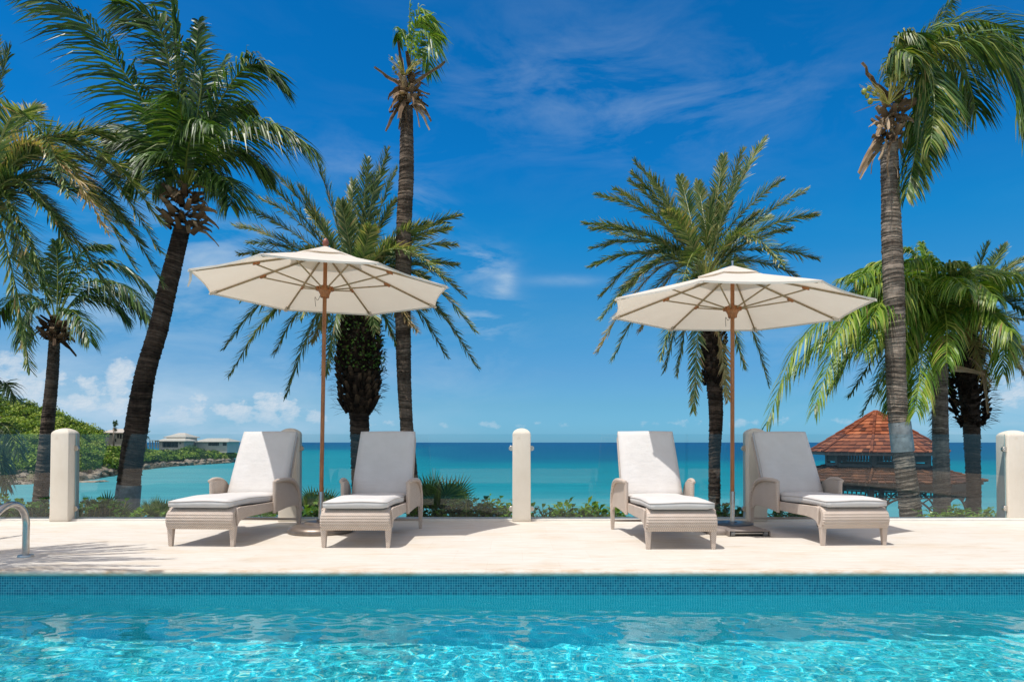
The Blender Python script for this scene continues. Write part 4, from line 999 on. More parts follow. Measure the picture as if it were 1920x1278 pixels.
FB = [([(767, 165), (766, 110), (767, 60), (768, 8)], 0, .30, .5, .9), ([(768, 150), (772, 80), (788, 20), (826, 60)], -.3, .34, 1.0, 0), ([(768, 155), (776, 95), (800, 38), (826, 75)], .3, .36, 1.1, .4),
      ([(768, 160), (778, 110), (800, 62), (820, 100)], -.7, .36, 1.1, 0), ([(766, 150), (764, 90), (752, 55), (745, 75)], .4, .26, 1.0, 0), ([(768, 160), (780, 125), (796, 90), (808, 135)], .7, .34, 1.1, 0), ([(767, 160), (770, 105), (780, 50), (806, 30)], -.5, .30, 1.1, .5)]
build_fronds(rb, FB, yB, 'bright_leaf', 24, .036, random.Random(33), (.0, .7), t0=.35, rach=.014, wind=(.35, 0, 0))
def fruit_bunch(root, pts, y, rnd, r=.035):
    for px, py in pts:
        c = at(px, py, y+rnd.uniform(-.12, .1)); rr = r*rnd.uniform(.6, 1.2)
        prof = [(rr*math.sin(math.pi*k/7)*.9+.0006, -rr*1.15*math.cos(math.pi*k/7)) for k in range(8)]; mb = MB(); mb.lathe(prof, c, 10)
        mb.build('coconut', M['green_fruit'], root, smooth=True)
    mb = MB()
    for _ in range(46):
        px, py = rnd.choice(pts); c0 = at(sum(p[0] for p in pts)/len(pts), max(p[1] for p in pts)+6, y); c1 = at(px+rnd.uniform(-10, 10), py-rnd.uniform(0, 16), y+rnd.uniform(-.2, .1))
        mb.tube([c0, c0.lerp(c1, .5)+Vector((0, -.03, .02)), c1], [.007, .005, .003], 4)
    mb.build('flower_stalk', M['stalk'], root)
fruit_bunch(rb, [(735, 110), (738, 128), (742, 136), (786, 128), (788, 118), (776, 132), (748, 118)], yB-.15, random.Random(34), .03)

yC = 10.6
tcn = world_path(yC, [(1722, 1090), (1708, 965), (1695, 862), (1682, 752), (1677, 588), (1671, 410), (1667, 270)])
rc = palm_root('coconut_palm', 'tall coconut palm on the right, fronds blown sideways, metal band round its trunk', tcn[0])
trunk(tcn, [px_r(w, yC) for w in (42, 37, 35, 34, 36, 34, 30)], 'trunk', M['trunk_grey'], rc, rings=.042, amp=.05)
band(world_path(yC, [(1693, 846), (1690, 820), (1686.5, 791)]), [px_r(39, yC), px_r(38, yC)], 'metal_band', M['sheet_metal'], rc)
torn_crown_bits(rc, 1669, 262, yC, 41, 1.15)
rn = random.Random(42)
for (x0, y0), (x1, y1), w in (((1655, 175), (1626, 112), .11), ((1675, 140), (1675, 88), .12), ((1690, 210), (1728, 184), .10), ((1668, 180), (1640, 140), .09)):
    a, b_ = at(x0, y0, yC-.1), at(x1, y1, yC-.3); d = b_-a; mb = MB(); husk(mb, a, d, d.length, w, .03, rn, (.2, .7), side=d.cross(Vector((0, 1, 0))).normalized()); mb.build('spathe', M['husk'], rc)
fruit_bunch(rc, [(1620, 172), (1626, 180), (1632, 190), (1640, 176), (1680, 135), (1690, 140), (1697, 148), (1672, 148), (1665, 158), (1700, 165), (1688, 160), (1676, 165), (1630, 166), (1710, 170)], yC-.35, random.Random(43), .042)
FC = [([(1680, 200), (1700, 110), (1760, 55), (1850, 40), (1930, 90), (1990, 190)], -.5, .70, 1.0, .2),
      ([(1682, 200), (1712, 115), (1790, 80), (1850, 82), (1905, 140), (1930, 235)], -.9, .70, 1.1, 0),
      ([(1680, 200), (1706, 110), (1750, 55), (1795, -8)], .3, .42, .5, 1.0),
      ([(1682, 200), (1712, 110), (1742, 120), (1752, 190), (1745, 270)], -.8, .5, 1.1, 0),
      ([(1684, 205), (1715, 190), (1722, 250), (1712, 310), (1700, 366)], -.4, .40, .9, 0),
      ([(1680, 200), (1690, 115), (1702, 70), (1725, 70)], -.6, .42, 1.0, .3),
      ([(1684, 200), (1725, 120), (1775, 110), (1815, 150), (1830, 210)], .8, .6, 1.1, 0),
      ([(1682, 200), (1716, 105), (1800, 62), (1880, 70), (1960, 150)], .9, .7, 1.0, 0),
      ([(1684, 205), (1712, 140), (1735, 160), (1740, 230), (1728, 300)], .5, .48, 1.0, 0),
      ([(1680, 195), (1676, 130), (1690, 95), (1712, 105)], -.9, .4, 1.1, 0)]
build_fronds(rc, FC, yC, 'coco_leaf', 105, .030, random.Random(44), (.1, .82), t0=.2, rach=.02, wind=(.28, 0, 0))

# --- date palms
def date_palm(label, y, cpx, cpy, tips, tr_pts, tr_w, seed, extra=26, leaf=.33, n=104, boot=None, mname='trunk_dark', rad_px=230, dead_tips=(), arch=.10, tint=(.18, .84), name='date_palm', width=.021, tipz=.42, skirt=None):
    rn = random.Random(seed)
    tp = world_path(y, tr_pts); root = palm_root(name, label, tp[0])
    trunk(tp, [px_r(w, y) for w in tr_w], 'trunk', M[mname], root, rings=.055, amp=.07, rnd=rn, rough=.06)
    def one(tx, ty, dy, dead=False, nn=n):
        a = at(cpx+rn.uniform(-10, 10), cpy+rn.uniform(-6, 14), y+dy*.06); b_ = at(tx, ty, y+dy)
        ln = (b_-a).length; d = b_-a
        horiz = math.hypot(d.x, d.y)/max(ln, 1e-6)
        up = arch*ln*(.25+horiz)*rn.uniform(.75, 1.25)+(.16*ln if d.z < 0 else 0)
        m1 = a.lerp(b_, .35)+Vector((0, 0, up)); m2 = a.lerp(b_, .72)+Vector((0, 0, up*.75))
        mb = MB(); sh = rn.uniform(-.08, .10)
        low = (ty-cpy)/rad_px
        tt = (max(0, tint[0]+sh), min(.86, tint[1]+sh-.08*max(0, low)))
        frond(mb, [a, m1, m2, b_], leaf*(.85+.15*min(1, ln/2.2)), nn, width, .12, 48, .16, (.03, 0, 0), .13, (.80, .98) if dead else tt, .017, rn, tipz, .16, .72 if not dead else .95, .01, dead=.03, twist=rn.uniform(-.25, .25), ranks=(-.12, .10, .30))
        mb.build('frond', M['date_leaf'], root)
    for i, tpx in enumerate(tips):
        tx, ty = tpx[:2]; r = math.hypot(tx-cpx, ty-cpy)
        dy = tpx[2] if len(tpx) > 2 else rn.uniform(-.6, .6)*(1+max(0, 1-r/rad_px))
        one(tx, ty, dy, i in dead_tips)
    for k in range(extra):
        q = 2*math.pi*k/extra+rn.uniform(-.1, .1); r = rad_px*rn.uniform(.45, .85)
        sgn = 1 if k % 3 else -1
        one(cpx+r*math.cos(q), cpy+r*math.sin(q)*.85-12, sgn*rn.uniform(1.1, 2.0))
    # crown heart: yellowish leaf stalks bristling from the stem top
    mb = MB()
    for k in range(90):
        d = Vector((rn.gauss(0, .55), rn.gauss(0, .55), rn.uniform(.25, 1))).normalized(); p = at(cpx, cpy+18, y)+Vector((d.x*.14, d.y*.14, 0))
        s = d.cross(Vector((0, 1, .3))).normalized()*.010; l = rn.uniform(.3, .6)
        mb.add([p-s, p+s, p+d*l+s*.3, p+d*l-s*.3], [(0, 1, 2, 3)], rn.uniform(.6, .95))
    mb.build('leaf_stalks', M['date_leaf'], root)
    if boot: boot(root, rn)
    return root
yD = 12.6
def bootD(root, rn):
    mb = MB()
    def prof(t): return interp(t, [0, .10, .25, .6, .9, 1], [.62, .98, 1.08, 1.12, 1.1, .95])
    b0 = at(672, 775, yD); top = at(667, 600, yD); boots(mb, b0, px_r(76, yD), top.z-b0.z, 330, rn, (.08, .19), .075, 1.1, (.0, .9), prof)
    for _ in range(420):
        t = rn.random(); q = rn.uniform(0, 6.28); p = b0.lerp(top, t)+Vector((math.cos(q), math.sin(q), 0))*px_r(76, yD)*prof(t)
        spray(mb, p, 1, .22, rn, (.0, .5), .0035, (math.cos(q)*.8, math.sin(q)*.8, .1))
    mb.build('leaf_bases', M['boot'], root)
    mb = MB()   # creeper on the old leaf bases
    for _ in range(520):
        t = rn.uniform(.45, 1.02); q = rn.uniform(3.3, 6.4); p = b0.lerp(top, t)+Vector((math.cos(q), math.sin(q), 0))*(px_r(80, yD)*prof(t)+rn.uniform(.02, .10))
        leaf_quad(mb, p, Vector((rn.gauss(0, 1), rn.gauss(0, 1)-.5, rn.gauss(0, .6))), .055, .04, rn, (.0, .6))
    mb.build('creeper', M['shrub_leaf'], root)
def leaf_quad(mb, p, d, l, w, rn, tint):
    d = d.normalized(); s = d.cross(Vector((rn.gauss(0, 1), rn.gauss(0, 1), rn.gauss(0, 1)))).normalized()*w*.5; nn = s.cross(d).normalized()*w*.18
    mb.add([p, p+d*l*.45-s-nn, p+d*l*.45+s-nn, p+d*l, p+d*l*.45+nn*.3], [(0, 4, 1), (0, 2, 4), (1, 4, 3), (4, 2, 3)], rn.uniform(*tint))
tipsD = [(421, 652), (430, 703), (537, 741), (440, 424), (466, 392), (487, 372), (491, 337), (596, 308), (726, 282), (742, 316), (740, 378), (859, 404), (840, 428), (853, 459), (855, 497), (868, 552), (889, 620), (893, 686), (836, 667), (450, 476), (467, 456), (742, 640), (514, 662), (662, 340), (705, 330), (520, 330), (560, 350), (800, 520), (800, 420), (500, 600), (830, 590), (610, 700), (455, 560), (690, 300), (640, 380), (760, 560), (780, 620), (585, 640)]
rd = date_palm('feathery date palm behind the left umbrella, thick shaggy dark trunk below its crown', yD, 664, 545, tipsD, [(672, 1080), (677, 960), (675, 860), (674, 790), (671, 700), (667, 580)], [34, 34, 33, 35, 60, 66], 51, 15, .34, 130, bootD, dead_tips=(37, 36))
yE = 13.4
def bootE(root, rn):
    mb = MB(); b0 = at(1338, 720, yE); top = at(1327, 560, yE)
    boots(mb, b0, px_r(42, yE), top.z-b0.z, 150, rn, (.07, .14), .07, 1.0, (.0, .7), lambda t: .95+.25*t); mb.build('leaf_bases', M['boot'], root)
tipsE = [(1121, 366), (1098, 419), (1112, 466), (1108, 500), (1128, 553), (1128, 596), (1120, 659), (1149, 673), (1247, 694), (1300, 770), (1190, 303), (1188, 325), (1182, 340), (1155, 356), (1275, 332, .9), (1308, 342, 1.2), (1357, 293), (1393, 281), (1434, 262), (1465, 338), (1512, 358), (1530, 403), (1531, 485), (1491, 517), (1440, 717), (1365, 748), (1239, 671), (1110, 429), (1220, 330), (1400, 320), (1480, 430), (1200, 620), (1270, 700), (1440, 560), (1460, 600), (1395, 690), (1160, 560), (1240, 400), (1420, 400), (1340, 360)]
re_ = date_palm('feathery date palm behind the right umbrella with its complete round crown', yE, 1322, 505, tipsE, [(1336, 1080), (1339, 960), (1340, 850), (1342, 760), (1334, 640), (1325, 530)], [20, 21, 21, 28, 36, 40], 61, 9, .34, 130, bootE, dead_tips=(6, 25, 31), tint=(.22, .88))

# --- big date palm at the left edge, standing near the pool
yF = 9.6
tipsF = [(55, 692, -.2), (92, 566, -.3), (299, 471, .3), (302, 528, .5), (300, 415, .2), (200, 432, -.3), (214, 256, .3), (140, 318, -.2), (212, 562, .9), (250, 500, .3), (18, 92, .2), (-20, 60, .5), (230, 420, 1.2), (150, 500, -.3), (180, 380, 1.0), (262, 455, .8), (-160, 620, -.5), (-200, 420, .2), (-180, 300, .4), (-120, 180, .2), (60, 300, 1.4), (130, 450, .5), (160, 300, 1.0)]
rf = date_palm('wide drooping date palm cut by the left edge of the photo, trunk out of view', yF, -40, 380, tipsF, [(-240, 1010), (-210, 800), (-130, 580), (-48, 420)], [46, 42, 40, 40], 71, 6, .37, 140, None, rad_px=300, dead_tips=(5,), arch=.22, tint=(.12, .80), width=.022)
# a second palm of the kind stands just outside the picture on the left; its fronds shade that end of the deck
def shade_palm():
    rn = random.Random(77); base = Vector((-8.2, 4.2, 0)); c = Vector((-6.9, 4.7, 3.6))
    t = palm_root('date_palm', 'date palm outside the left edge whose fronds throw streaks of shade on the deck', base)
    trunk([base, Vector((-7.9, 4.3, 1.2)), Vector((-7.3, 4.5, 2.5)), c], [.2, .17, .16, .15], 'trunk', M['trunk_dark'], t)
    for k in range(36):
        q = math.radians(-14+k*3.6 if k < 17 else 80+(k-17)*36 if k < 24 else -80+(k-24)*5.2); l = 3.1 if k < 17 else 2.0 if k < 24 else 3.7
        q += rn.uniform(-.03, .03); d = Vector((math.cos(q), math.sin(q), 0)); z = rn.uniform(-.75, .25)
        while True:
            e = c+d*l+Vector((0, 0, z))
            if e.x < -.79*e.y-.05 and e.y < 7.2 or l < .5: break
            l *= .95
        mb = MB(); frond(mb, [c, c+d*l*.35+Vector((0, 0, .25)), c+d*l*.7+Vector((0, 0, .15+z*.4)), e], .20, 44, .02, .15, 34, .2, (0, 0, 0), .15, (.1, .6), .022, rn)
        mb.build('frond', M['date_leaf'], t)
shade_palm()
# --- slim coconut palm behind it
yG = 13.0
tg = world_path(yG, [(66, 1060), (76, 940), (84, 850), (95, 740), (101, 660), (104, 590)])
rg = palm_root('coconut_palm', 'slim coconut palm on the far left beneath the drooping date palm fronds', tg[0])
trunk(tg, [px_r(w, yG) for w in (32, 26, 24, 22.5, 20, 16)], 'trunk', M['trunk_brown'], rg, rings=.05, amp=.05)
mb = MB(); rn = random.Random(81); boots(mb, at(104, 640, yG), .12, .42, 26, rn, (.10, .22), .10, .5, (.0, .6), lambda t: 1+.8*math.sin(math.pi*t))
for k in range(16): q = rn.uniform(0, 6.28); husk(mb, at(104, rn.uniform(600, 640), yG), (math.cos(q), math.sin(q), rn.uniform(-.4, .6)), rn.uniform(.2, .4), .1, .6, rn, (.05, .5))
mb.build('leaf_bases', M['husk'], rg)
FG = [([(106, 600), (108, 550), (108, 500), (104, 452)], .3, .45, .6, .5), ([(108, 600), (135, 545), (190, 525), (245, 545), (282, 600)], -.5, .5, .9, 0), ([(108, 602), (150, 560), (200, 560), (236, 592)], .4, .5, .9, 0), ([(108, 600), (140, 520), (200, 490), (258, 520), (296, 560)], .5, .5, .8, 0),
      ([(100, 602), (70, 560), (30, 555), (-6, 590)], .3, .5, .9, 0), ([(102, 604), (80, 570), (52, 590), (38, 640)], -.5, .42, .9, 0), ([(106, 600), (122, 530), (156, 470), (200, 460)], .2, .5, .7, 0), ([(104, 600), (88, 530), (60, 480), (20, 480)], .4, .5, .8, 0), ([(106, 604), (124, 580), (150, 595), (168, 640)], -.8, .42, .9, 0), ([(108, 600), (160, 545), (220, 548), (270, 585)], 1.0, .5, .9, 0)]
build_fronds(rg, FG, yG, 'coco_leaf', 72, .030, random.Random(82), (.0, .55), t0=.2, rach=.016, wind=(.2, 0, 0))

# --- group at the right: a bright drooping palm and a date palm behind it
yH = 12.0
th_ = world_path(yH, [(1766, 1080), (1766, 960), (1764, 840), (1762, 740), (1762, 640)])
rh = palm_root('feather_palm', 'bright yellow green drooping palm beside the right hand coconut trunk', th_[0])
trunk(th_, [px_r(w, yH) for w in (30, 29, 28, 27, 25)], 'trunk', M['trunk_grey'], rh, rings=.05, amp=.05)
band(world_path(yH, [(1763, 708), (1762, 670), (1761, 630)]), [px_r(27, yH), px_r(18, yH)], 'crownshaft', M['satin'] if False else M['trunk_grey'], rh)
FH = [([(1760, 630), (1700, 560), (1600, 570), (1500, 640), (1437, 796)], -.9, .52, 1.0, 0), ([(1760, 632), (1710, 570), (1630, 580), (1570, 650), (1526, 768)], -1.3, .5, 1.0, 0), ([(1760, 628), (1720, 540), (1650, 500), (1576, 522)], -.4, .5, .9, 0), ([(1760, 628), (1700, 545), (1630, 540), (1572, 580)], .3, .5, .9, 0),
      ([(1762, 625), (1745, 530), (1715, 475), (1690, 466)], .2, .45, .9, 0), ([(1762, 625), (1765, 540), (1775, 500), (1800, 492)], -.5, .5, 1.0, 0), ([(1764, 628), (1800, 545), (1850, 515), (1912, 516), (1960, 560)], -.6, .62, 1.1, 0), ([(1764, 630), (1790, 570), (1840, 560), (1880, 620), (1880, 700)], -.9, .5, 1.0, 0),
      ([(1760, 632), (1735, 580), (1700, 600), (1680, 680), (1672, 760)], -1.2, .5, 1.0, 0), ([(1762, 634), (1752, 590), (1735, 620), (1725, 700), (1718, 770)], -1.6, .48, 1.0, 0), ([(1762, 625), (1740, 550), (1680, 520), (1620, 545)], -1.2, .5, 1.0, 0), ([(1764, 628), (1795, 580), (1830, 590), (1850, 660)], .8, .5, 1.0, 0),
      ([(1762, 622), (1750, 540), (1742, 495), (1728, 455)], .6, .42, 1.0, 0), ([(1760, 628), (1690, 590), (1610, 640), (1560, 720)], .5, .5, 1.0, 0), ([(1764, 630), (1790, 560), (1830, 530), (1870, 560)], -1.3, .5, 1.0, 0), ([(1762, 632), (1768, 580), (1775, 610), (1775, 680)], -1.7, .45, 1.0, 0), ([(1760, 630), (1720, 575), (1660, 590), (1620, 660)], -1.5, .5, 1.0, 0), ([(1764, 630), (1800, 570), (1860, 590), (1905, 650)], -.2, .5, 1.0, 0),
      ([(1760, 628), (1710, 548), (1650, 520), (1588, 556)], -.9, .56, 1.0, 0), ([(1760, 630), (1706, 570), (1640, 575), (1590, 640)], .9, .56, 1.0, 0), ([(1762, 626), (1730, 530), (1690, 492), (1640, 492)], .4, .54, 1.0, 0), ([(1764, 626), (1780, 545), (1812, 505), (1856, 500)], .9, .54, 1.0, 0),
      ([(1760, 630), (1720, 560), (1670, 550), (1632, 600)], -1.7, .54, 1.0, 0), ([(1760, 630), (1690, 562), (1590, 590), (1480, 700)], -.2, .56, 1.0, 0), ([(1762, 632), (1740, 585), (1712, 610), (1694, 690)], 1.0, .5, 1.0, 0), ([(1764, 630), (1800, 580), (1850, 580), (1895, 620)], -1.5, .56, 1.0, 0), ([(1760, 630), (1730, 570), (1690, 570), (1655, 640)], .2, .54, 1.0, 0), ([(1763, 628), (1768, 550), (1784, 520), (1812, 540)], -1.6, .5, 1.0, 0),
      ([(1760, 628), (1700, 540), (1640, 510), (1600, 525)], -1.0, .55, .9, 0), ([(1760, 630), (1690, 555), (1620, 560), (1555, 650)], -1.6, .55, 1.0, 0), ([(1762, 625), (1752, 540), (1730, 490), (1700, 490)], -.8, .52, .9, 0), ([(1764, 628), (1790, 540), (1830, 505), (1885, 530)], .3, .56, 1.0, 0)]
build_fronds(rh, FH, yH, 'bright_leaf', 100, .027, random.Random(91), (.14, .82), t0=.10, rach=.018, wind=(-.12, 0, 0), dead=.02)
mb = MB(); rn = random.Random(92)
for (x0, y0), (x1, y1), w in (((1785, 690), (1850, 697), .10), ((1770, 660), (1760, 720), .14), ((1790, 640), (1756, 640), .08)):
    a, b_ = at(x0, y0, yH-.35), at(x1, y1, yH-.5); husk(mb, a, b_-a, (b_-a).length, w, .1, rn, (.6, 1))
a = at(1815, 670, yH-.3); husk(mb, a, (.9, 0, -.6), .35, .06, .9, rn, (.5, .8)); husk(mb, at(1843, 695, yH-.3), (.12, 0, -1), .62, .07, .2, rn, (.5, .8))
for k in range(14): q = rn.uniform(0, 6.28); husk(mb, at(1764, rn.uniform(600, 660), yH), (math.cos(q), math.sin(q), rn.uniform(-.5, .6)), rn.uniform(.2, .4), .1, .6, rn, (.3, .9))
mb.build('dead_leaf', M['husk'], rh)
yI = 12.9
def bootI(root, rn):
    mb = MB(); b0 = at(1822, 800, yI); top = at(1806, 640, yI)
    def prof(t): return interp(t, [0, .12, .3, .7, 1], [.6, 1.05, 1.2, .95, .8])
    n = 240
    # rotate stubs round the stem
    mb2 = mb
    for k in range(n):
        t = k/n; c = b0.lerp(top, t); q = k*2.4; o = Vector((math.cos(q), math.sin(q), 0)); r = px_r(62, yI)*prof(t)
        husk(mb2, c+o*r*.7, o*.8+Vector((0, 0, .9)), rn.uniform(.10, .2), .10, .1, rn, (.0, .75)); spray(mb2, c+o*r, 2, .2, rn, (0, .5), .0035, (o.x, o.y, 0))
    mb2.build('leaf_bases', M['boot'], root)
tipsI = [(1592, 742, -.5), (1617, 776, -.4), (1852, 459, -.3), (1883, 462, .2), (1918, 487, .1), (1908, 688), (1749, 822, -.8), (1922, 660), (1640, 740), (1665, 700), (1660, 770, .4), (1950, 560), (1960, 620), (1870, 520), (1700, 800, .3), (1730, 760, .6), (1940, 520), (1720, 520, .8), (1895, 640, .7), (1850, 720, -.9), (1700, 640, .9), (1600, 640, .8), (1930, 720, .8)]
date_palm('date palm with a rough brown bulging trunk, behind the drooping palm at the right edge', yI, 1806, 610, tipsI, [(1826, 1080), (1826, 960), (1824, 860), (1820, 780), (1806, 630)], [22, 23, 26, 32, 38], 101, 8, .33, 120, bootI, rad_px=200, dead_tips=(5, 7, 19, 22), tint=(.10, .7))
# --- low palm at the left edge of the garden
rJ = palm_root('small_palm', 'small dark palm at the left edge behind the glass', at(-70, 960, 10.2))
FJ = [([(-60, 860), (-20, 760), (8, 718), (30, 745)], -.2, .30, .7, 0), ([(-60, 865), (-20, 800), (12, 800), (36, 852)], -.4, .32, .8, 0), ([(-60, 870), (-25, 840), (0, 860), (14, 915)], -.2, .28, .8, 0), ([(-60, 860), (-40, 760), (-30, 700), (-20, 660)], .3, .3, .6, 0), ([(-60, 868), (-30, 830), (5, 840), (20, 890)], .4, .28, .8, 0), ([(-60, 868), (-90, 800), (-130, 800), (-160, 850)], 0, .3, .8, 0)]
build_fronds(rJ, FJ, 10.2, 'date_leaf', 54, .022, random.Random(111), (.0, .45), t0=.18, rach=.012)
trunk([at(-70, 1010, 10.2), at(-64, 940, 10.2), at(-60, 862, 10.2)], [.12, .11, .10], 'trunk', M['trunk_dark'], rJ, seg=12)
# ------------------------------------------------------------------ planting just behind the glass
def leafy(pos, h, stems, ll, lw, rn, label, group, tint=(.1, .9), spread=.22, name='leafy_shrub', per=11):
    t = thing(name, label, 'shrub', pos, group=group)
    lv = MB(); st = MB(); p0 = Vector(pos)
    for s in range(stems):
        q = rn.uniform(0, 6.28); r = spread*math.sqrt(rn.random()); base = p0+Vector((math.cos(q)*r*.5, math.sin(q)*r*.4, 0))
        top = p0+Vector((math.cos(q)*r*1.5, math.sin(q)*r, h*rn.uniform(.6, 1.05)))
        st.tube([base, base.lerp(top, .5)+Vector((0, 0, .04)), top], [.008, .006, .004], 5, tint=.25)
        for k in range(per):
            u = .30+.70*k/(per-1); p = base.lerp(top, u); a = k*2.4+rn.uniform(-.4, .4)
            d = Vector((math.cos(a), math.sin(a), .25+.5*u+rn.uniform(-.3, .3))).normalized(); l = ll*rn.uniform(.7, 1.15)
            S = d.cross(Vector((0, 0, 1))).normalized(); n = S.cross(d); w = lw*rn.uniform(.8, 1.2)
            tn = rn.uniform(*tint); m = p+d*l*.5+n*.012; e = p+d*l+G*l*rn.uniform(.12, .45)
            lv.add([p, p+d*l*.28-S*w*.42, p+d*l*.28+S*w*.42, m-S*w*.5, m+S*w*.5, m-n*w*.16, e], [(0, 5, 1), (0, 2, 5), (1, 5, 3), (2, 4, 5), (3, 5, 6), (5, 4, 6)], [tn*.8, tn, tn*.95, tn, tn*.95, tn*.8, min(1, tn*1.1)])
    st.build('stem', M['stalk'], t); lv.build('foliage', M['shrub_leaf'], t)
    return t
def fan_palm(pos, h, nl, rl, rn, label, group=None, tint=(.05, .6), name='fan_palm'):
    t = thing(name, label, 'fan palm', pos, group=group); p0 = Vector(pos)
    for k in range(nl):
        q = 2*math.pi*k/nl*1.0+rn.uniform(-.3, .3); elv = rn.uniform(.5, 1.4)
        d = Vector((math.cos(q)*math.cos(elv), math.sin(q)*math.cos(elv), math.sin(elv))); hub = p0+d*h*rn.uniform(.75, 1.05)
        mb = MB(); mb.tube([p0, p0.lerp(hub, .5)+Vector((0, 0, .04)), hub], [.012, .009, .007], 6, tint=.5)
        f = (d+Vector((0, -.5, .25))).normalized(); S = f.cross(Vector((.1, .2, 1))).normalized(); nn = S.cross(f)
        m = 22
        for j in range(m):
            a = math.radians(-105+210*j/(m-1)); dd = (f*math.cos(a)+S*math.sin(a)+nn*.12).normalized(); l = rl*(1-.22*abs(a)/1.8)*rn.uniform(.92, 1.06)
            s = dd.cross(nn).normalized()*.013; tn = rn.uniform(*tint)
            mb.add([hub-s*.3, hub+s*.3, hub+dd*l*.5-s, hub+dd*l*.5+s, hub+dd*l+G*.06*l], [(0, 1, 3, 2), (2, 3, 4)], [tn*.7, tn*.7, tn, tn, min(1, tn*1.2)])
        mb.build('fan_leaf', M['date_leaf'], t)
    return t
rn = random.Random(201)
def behind(px, y=9.55): return (px-960)/F*y
def bay_shrubs(x0, x1, n, hpx, label, group, ll=.15, lw=.05, tint=(.1, .9), y=9.6, stems=15):
    for k in range(n):
        px = x0+(x1-x0)*(k+.5)/n+rn.uniform(-5, 5); yy = y+rn.uniform(-.12, .25); top = at(px, hpx+rn.uniform(-9, 12), yy).z
        z0 = -.42; leafy((behind(px, yy), yy, z0), top-z0, stems, ll*1.15, lw*1.45, rn, label, group, tint)
bay_shrubs(872, 956, 5, 944, 'glossy green shrub in the low row just left of the free standing centre post', 'shrubs left of the centre post', .12, .055, (.15, .95))
bay_shrubs(800, 870, 4, 948, 'glossy green shrub in the low row at the foot of the fan palm', 'shrubs by the fan palm', .12, .055, (.1, .85))
bay_shrubs(1002, 1150, 8, 952, 'narrow leaved green shrub right of the free standing centre post', 'shrubs right of the centre post', .17, .042, (.25, .95))
bay_shrubs(1160, 1210, 2, 958, 'narrow leaved shrub seen under the arm of the lounger with the half shaded white backrest', 'shrubs under the third lounger', .16, .042, (.2, .9))
bay_shrubs(1345, 1400, 3, 958, 'dark green shrub behind the steel sleeve of the right umbrella', 'shrubs behind the right umbrella', .15, .05, (.05, .6))
bay_shrubs(1440, 1530, 4, 958, 'dark green shrub seen under the rightmost lounger', 'shrubs under the rightmost lounger', .15, .05, (.05, .6))
bay_shrubs(1755, 1850, 6, 962, 'small bright shrub at the foot of the trunks on the right', 'shrubs at the right hand trunks', .12, .05, (.3, .95))
bay_shrubs(560, 600, 3, 952, 'green shrub between the second post and the left umbrella pole', 'shrubs by the left umbrella', .13, .055, (.1, .8))
bay_shrubs(430, 520, 4, 966, 'small green shrub seen beneath the leftmost lounger', 'shrubs under the leftmost lounger', .12, .05, (.1, .8))
bay_shrubs(215, 300, 4, 966, 'small yellow green shrub at the painted foot of the leaning palm', 'shrubs at the leaning palm', .11, .045, (.3, .95))
bay_shrubs(150, 215, 4, 944, 'dark bushy shrub just right of the leftmost post', 'shrubs right of the leftmost post', .13, .05, (.0, .55))
bay_shrubs(-60, 84, 9, 938, 'leafy shrub in the hedge left of the leftmost post, behind the handrail', 'hedge behind the handrail', .12, .05, (.05, .8), stems=16)
bay_shrubs(-40, 80, 7, 958, 'low dark shrub at the front of the hedge behind the handrail', 'low front hedge behind the handrail', .11, .05, (.0, .5), y=9.42)
x = behind(892, 9.7); leafy((x+.22, 9.75, -.4), .78, 2, .10, .05, rn, 'single tall pale sprig rising above the shrubs near the centre post', None, (.6, 1), .04, 'young_plant', 9)
p = at(818, 985, 10.1); fan_palm((p.x, p.y, p.z-.1), .62, 15, .42, rn, 'dark fan palm behind the glass beside the shaded lounger arm')
p = at(292, 990, 9.9); fan_palm((p.x, p.y, p.z), .26, 9, .26, rn, 'small spiky fan palm between the leaning palm and the leftmost lounger', tint=(.2, .7))
p = at(190, 985, 10.0); fan_palm((p.x, p.y, p.z-.05), .30, 11, .30, rn, 'low dark fan palm between the leftmost post and the leaning palm', tint=(.0, .5))
p = at(590, 985, 10.0); fan_palm((p.x, p.y, p.z-.05), .40, 11, .32, rn, 'grassy fan palm right of the second post, beside the left umbrella pole', tint=(.2, .75))
p = at(490, 970, 10.4); fan_palm((p.x, p.y, p.z-.3), .45, 9, .3, rn, 'small fan palm half hidden behind the leftmost lounger', tint=(.1, .6))

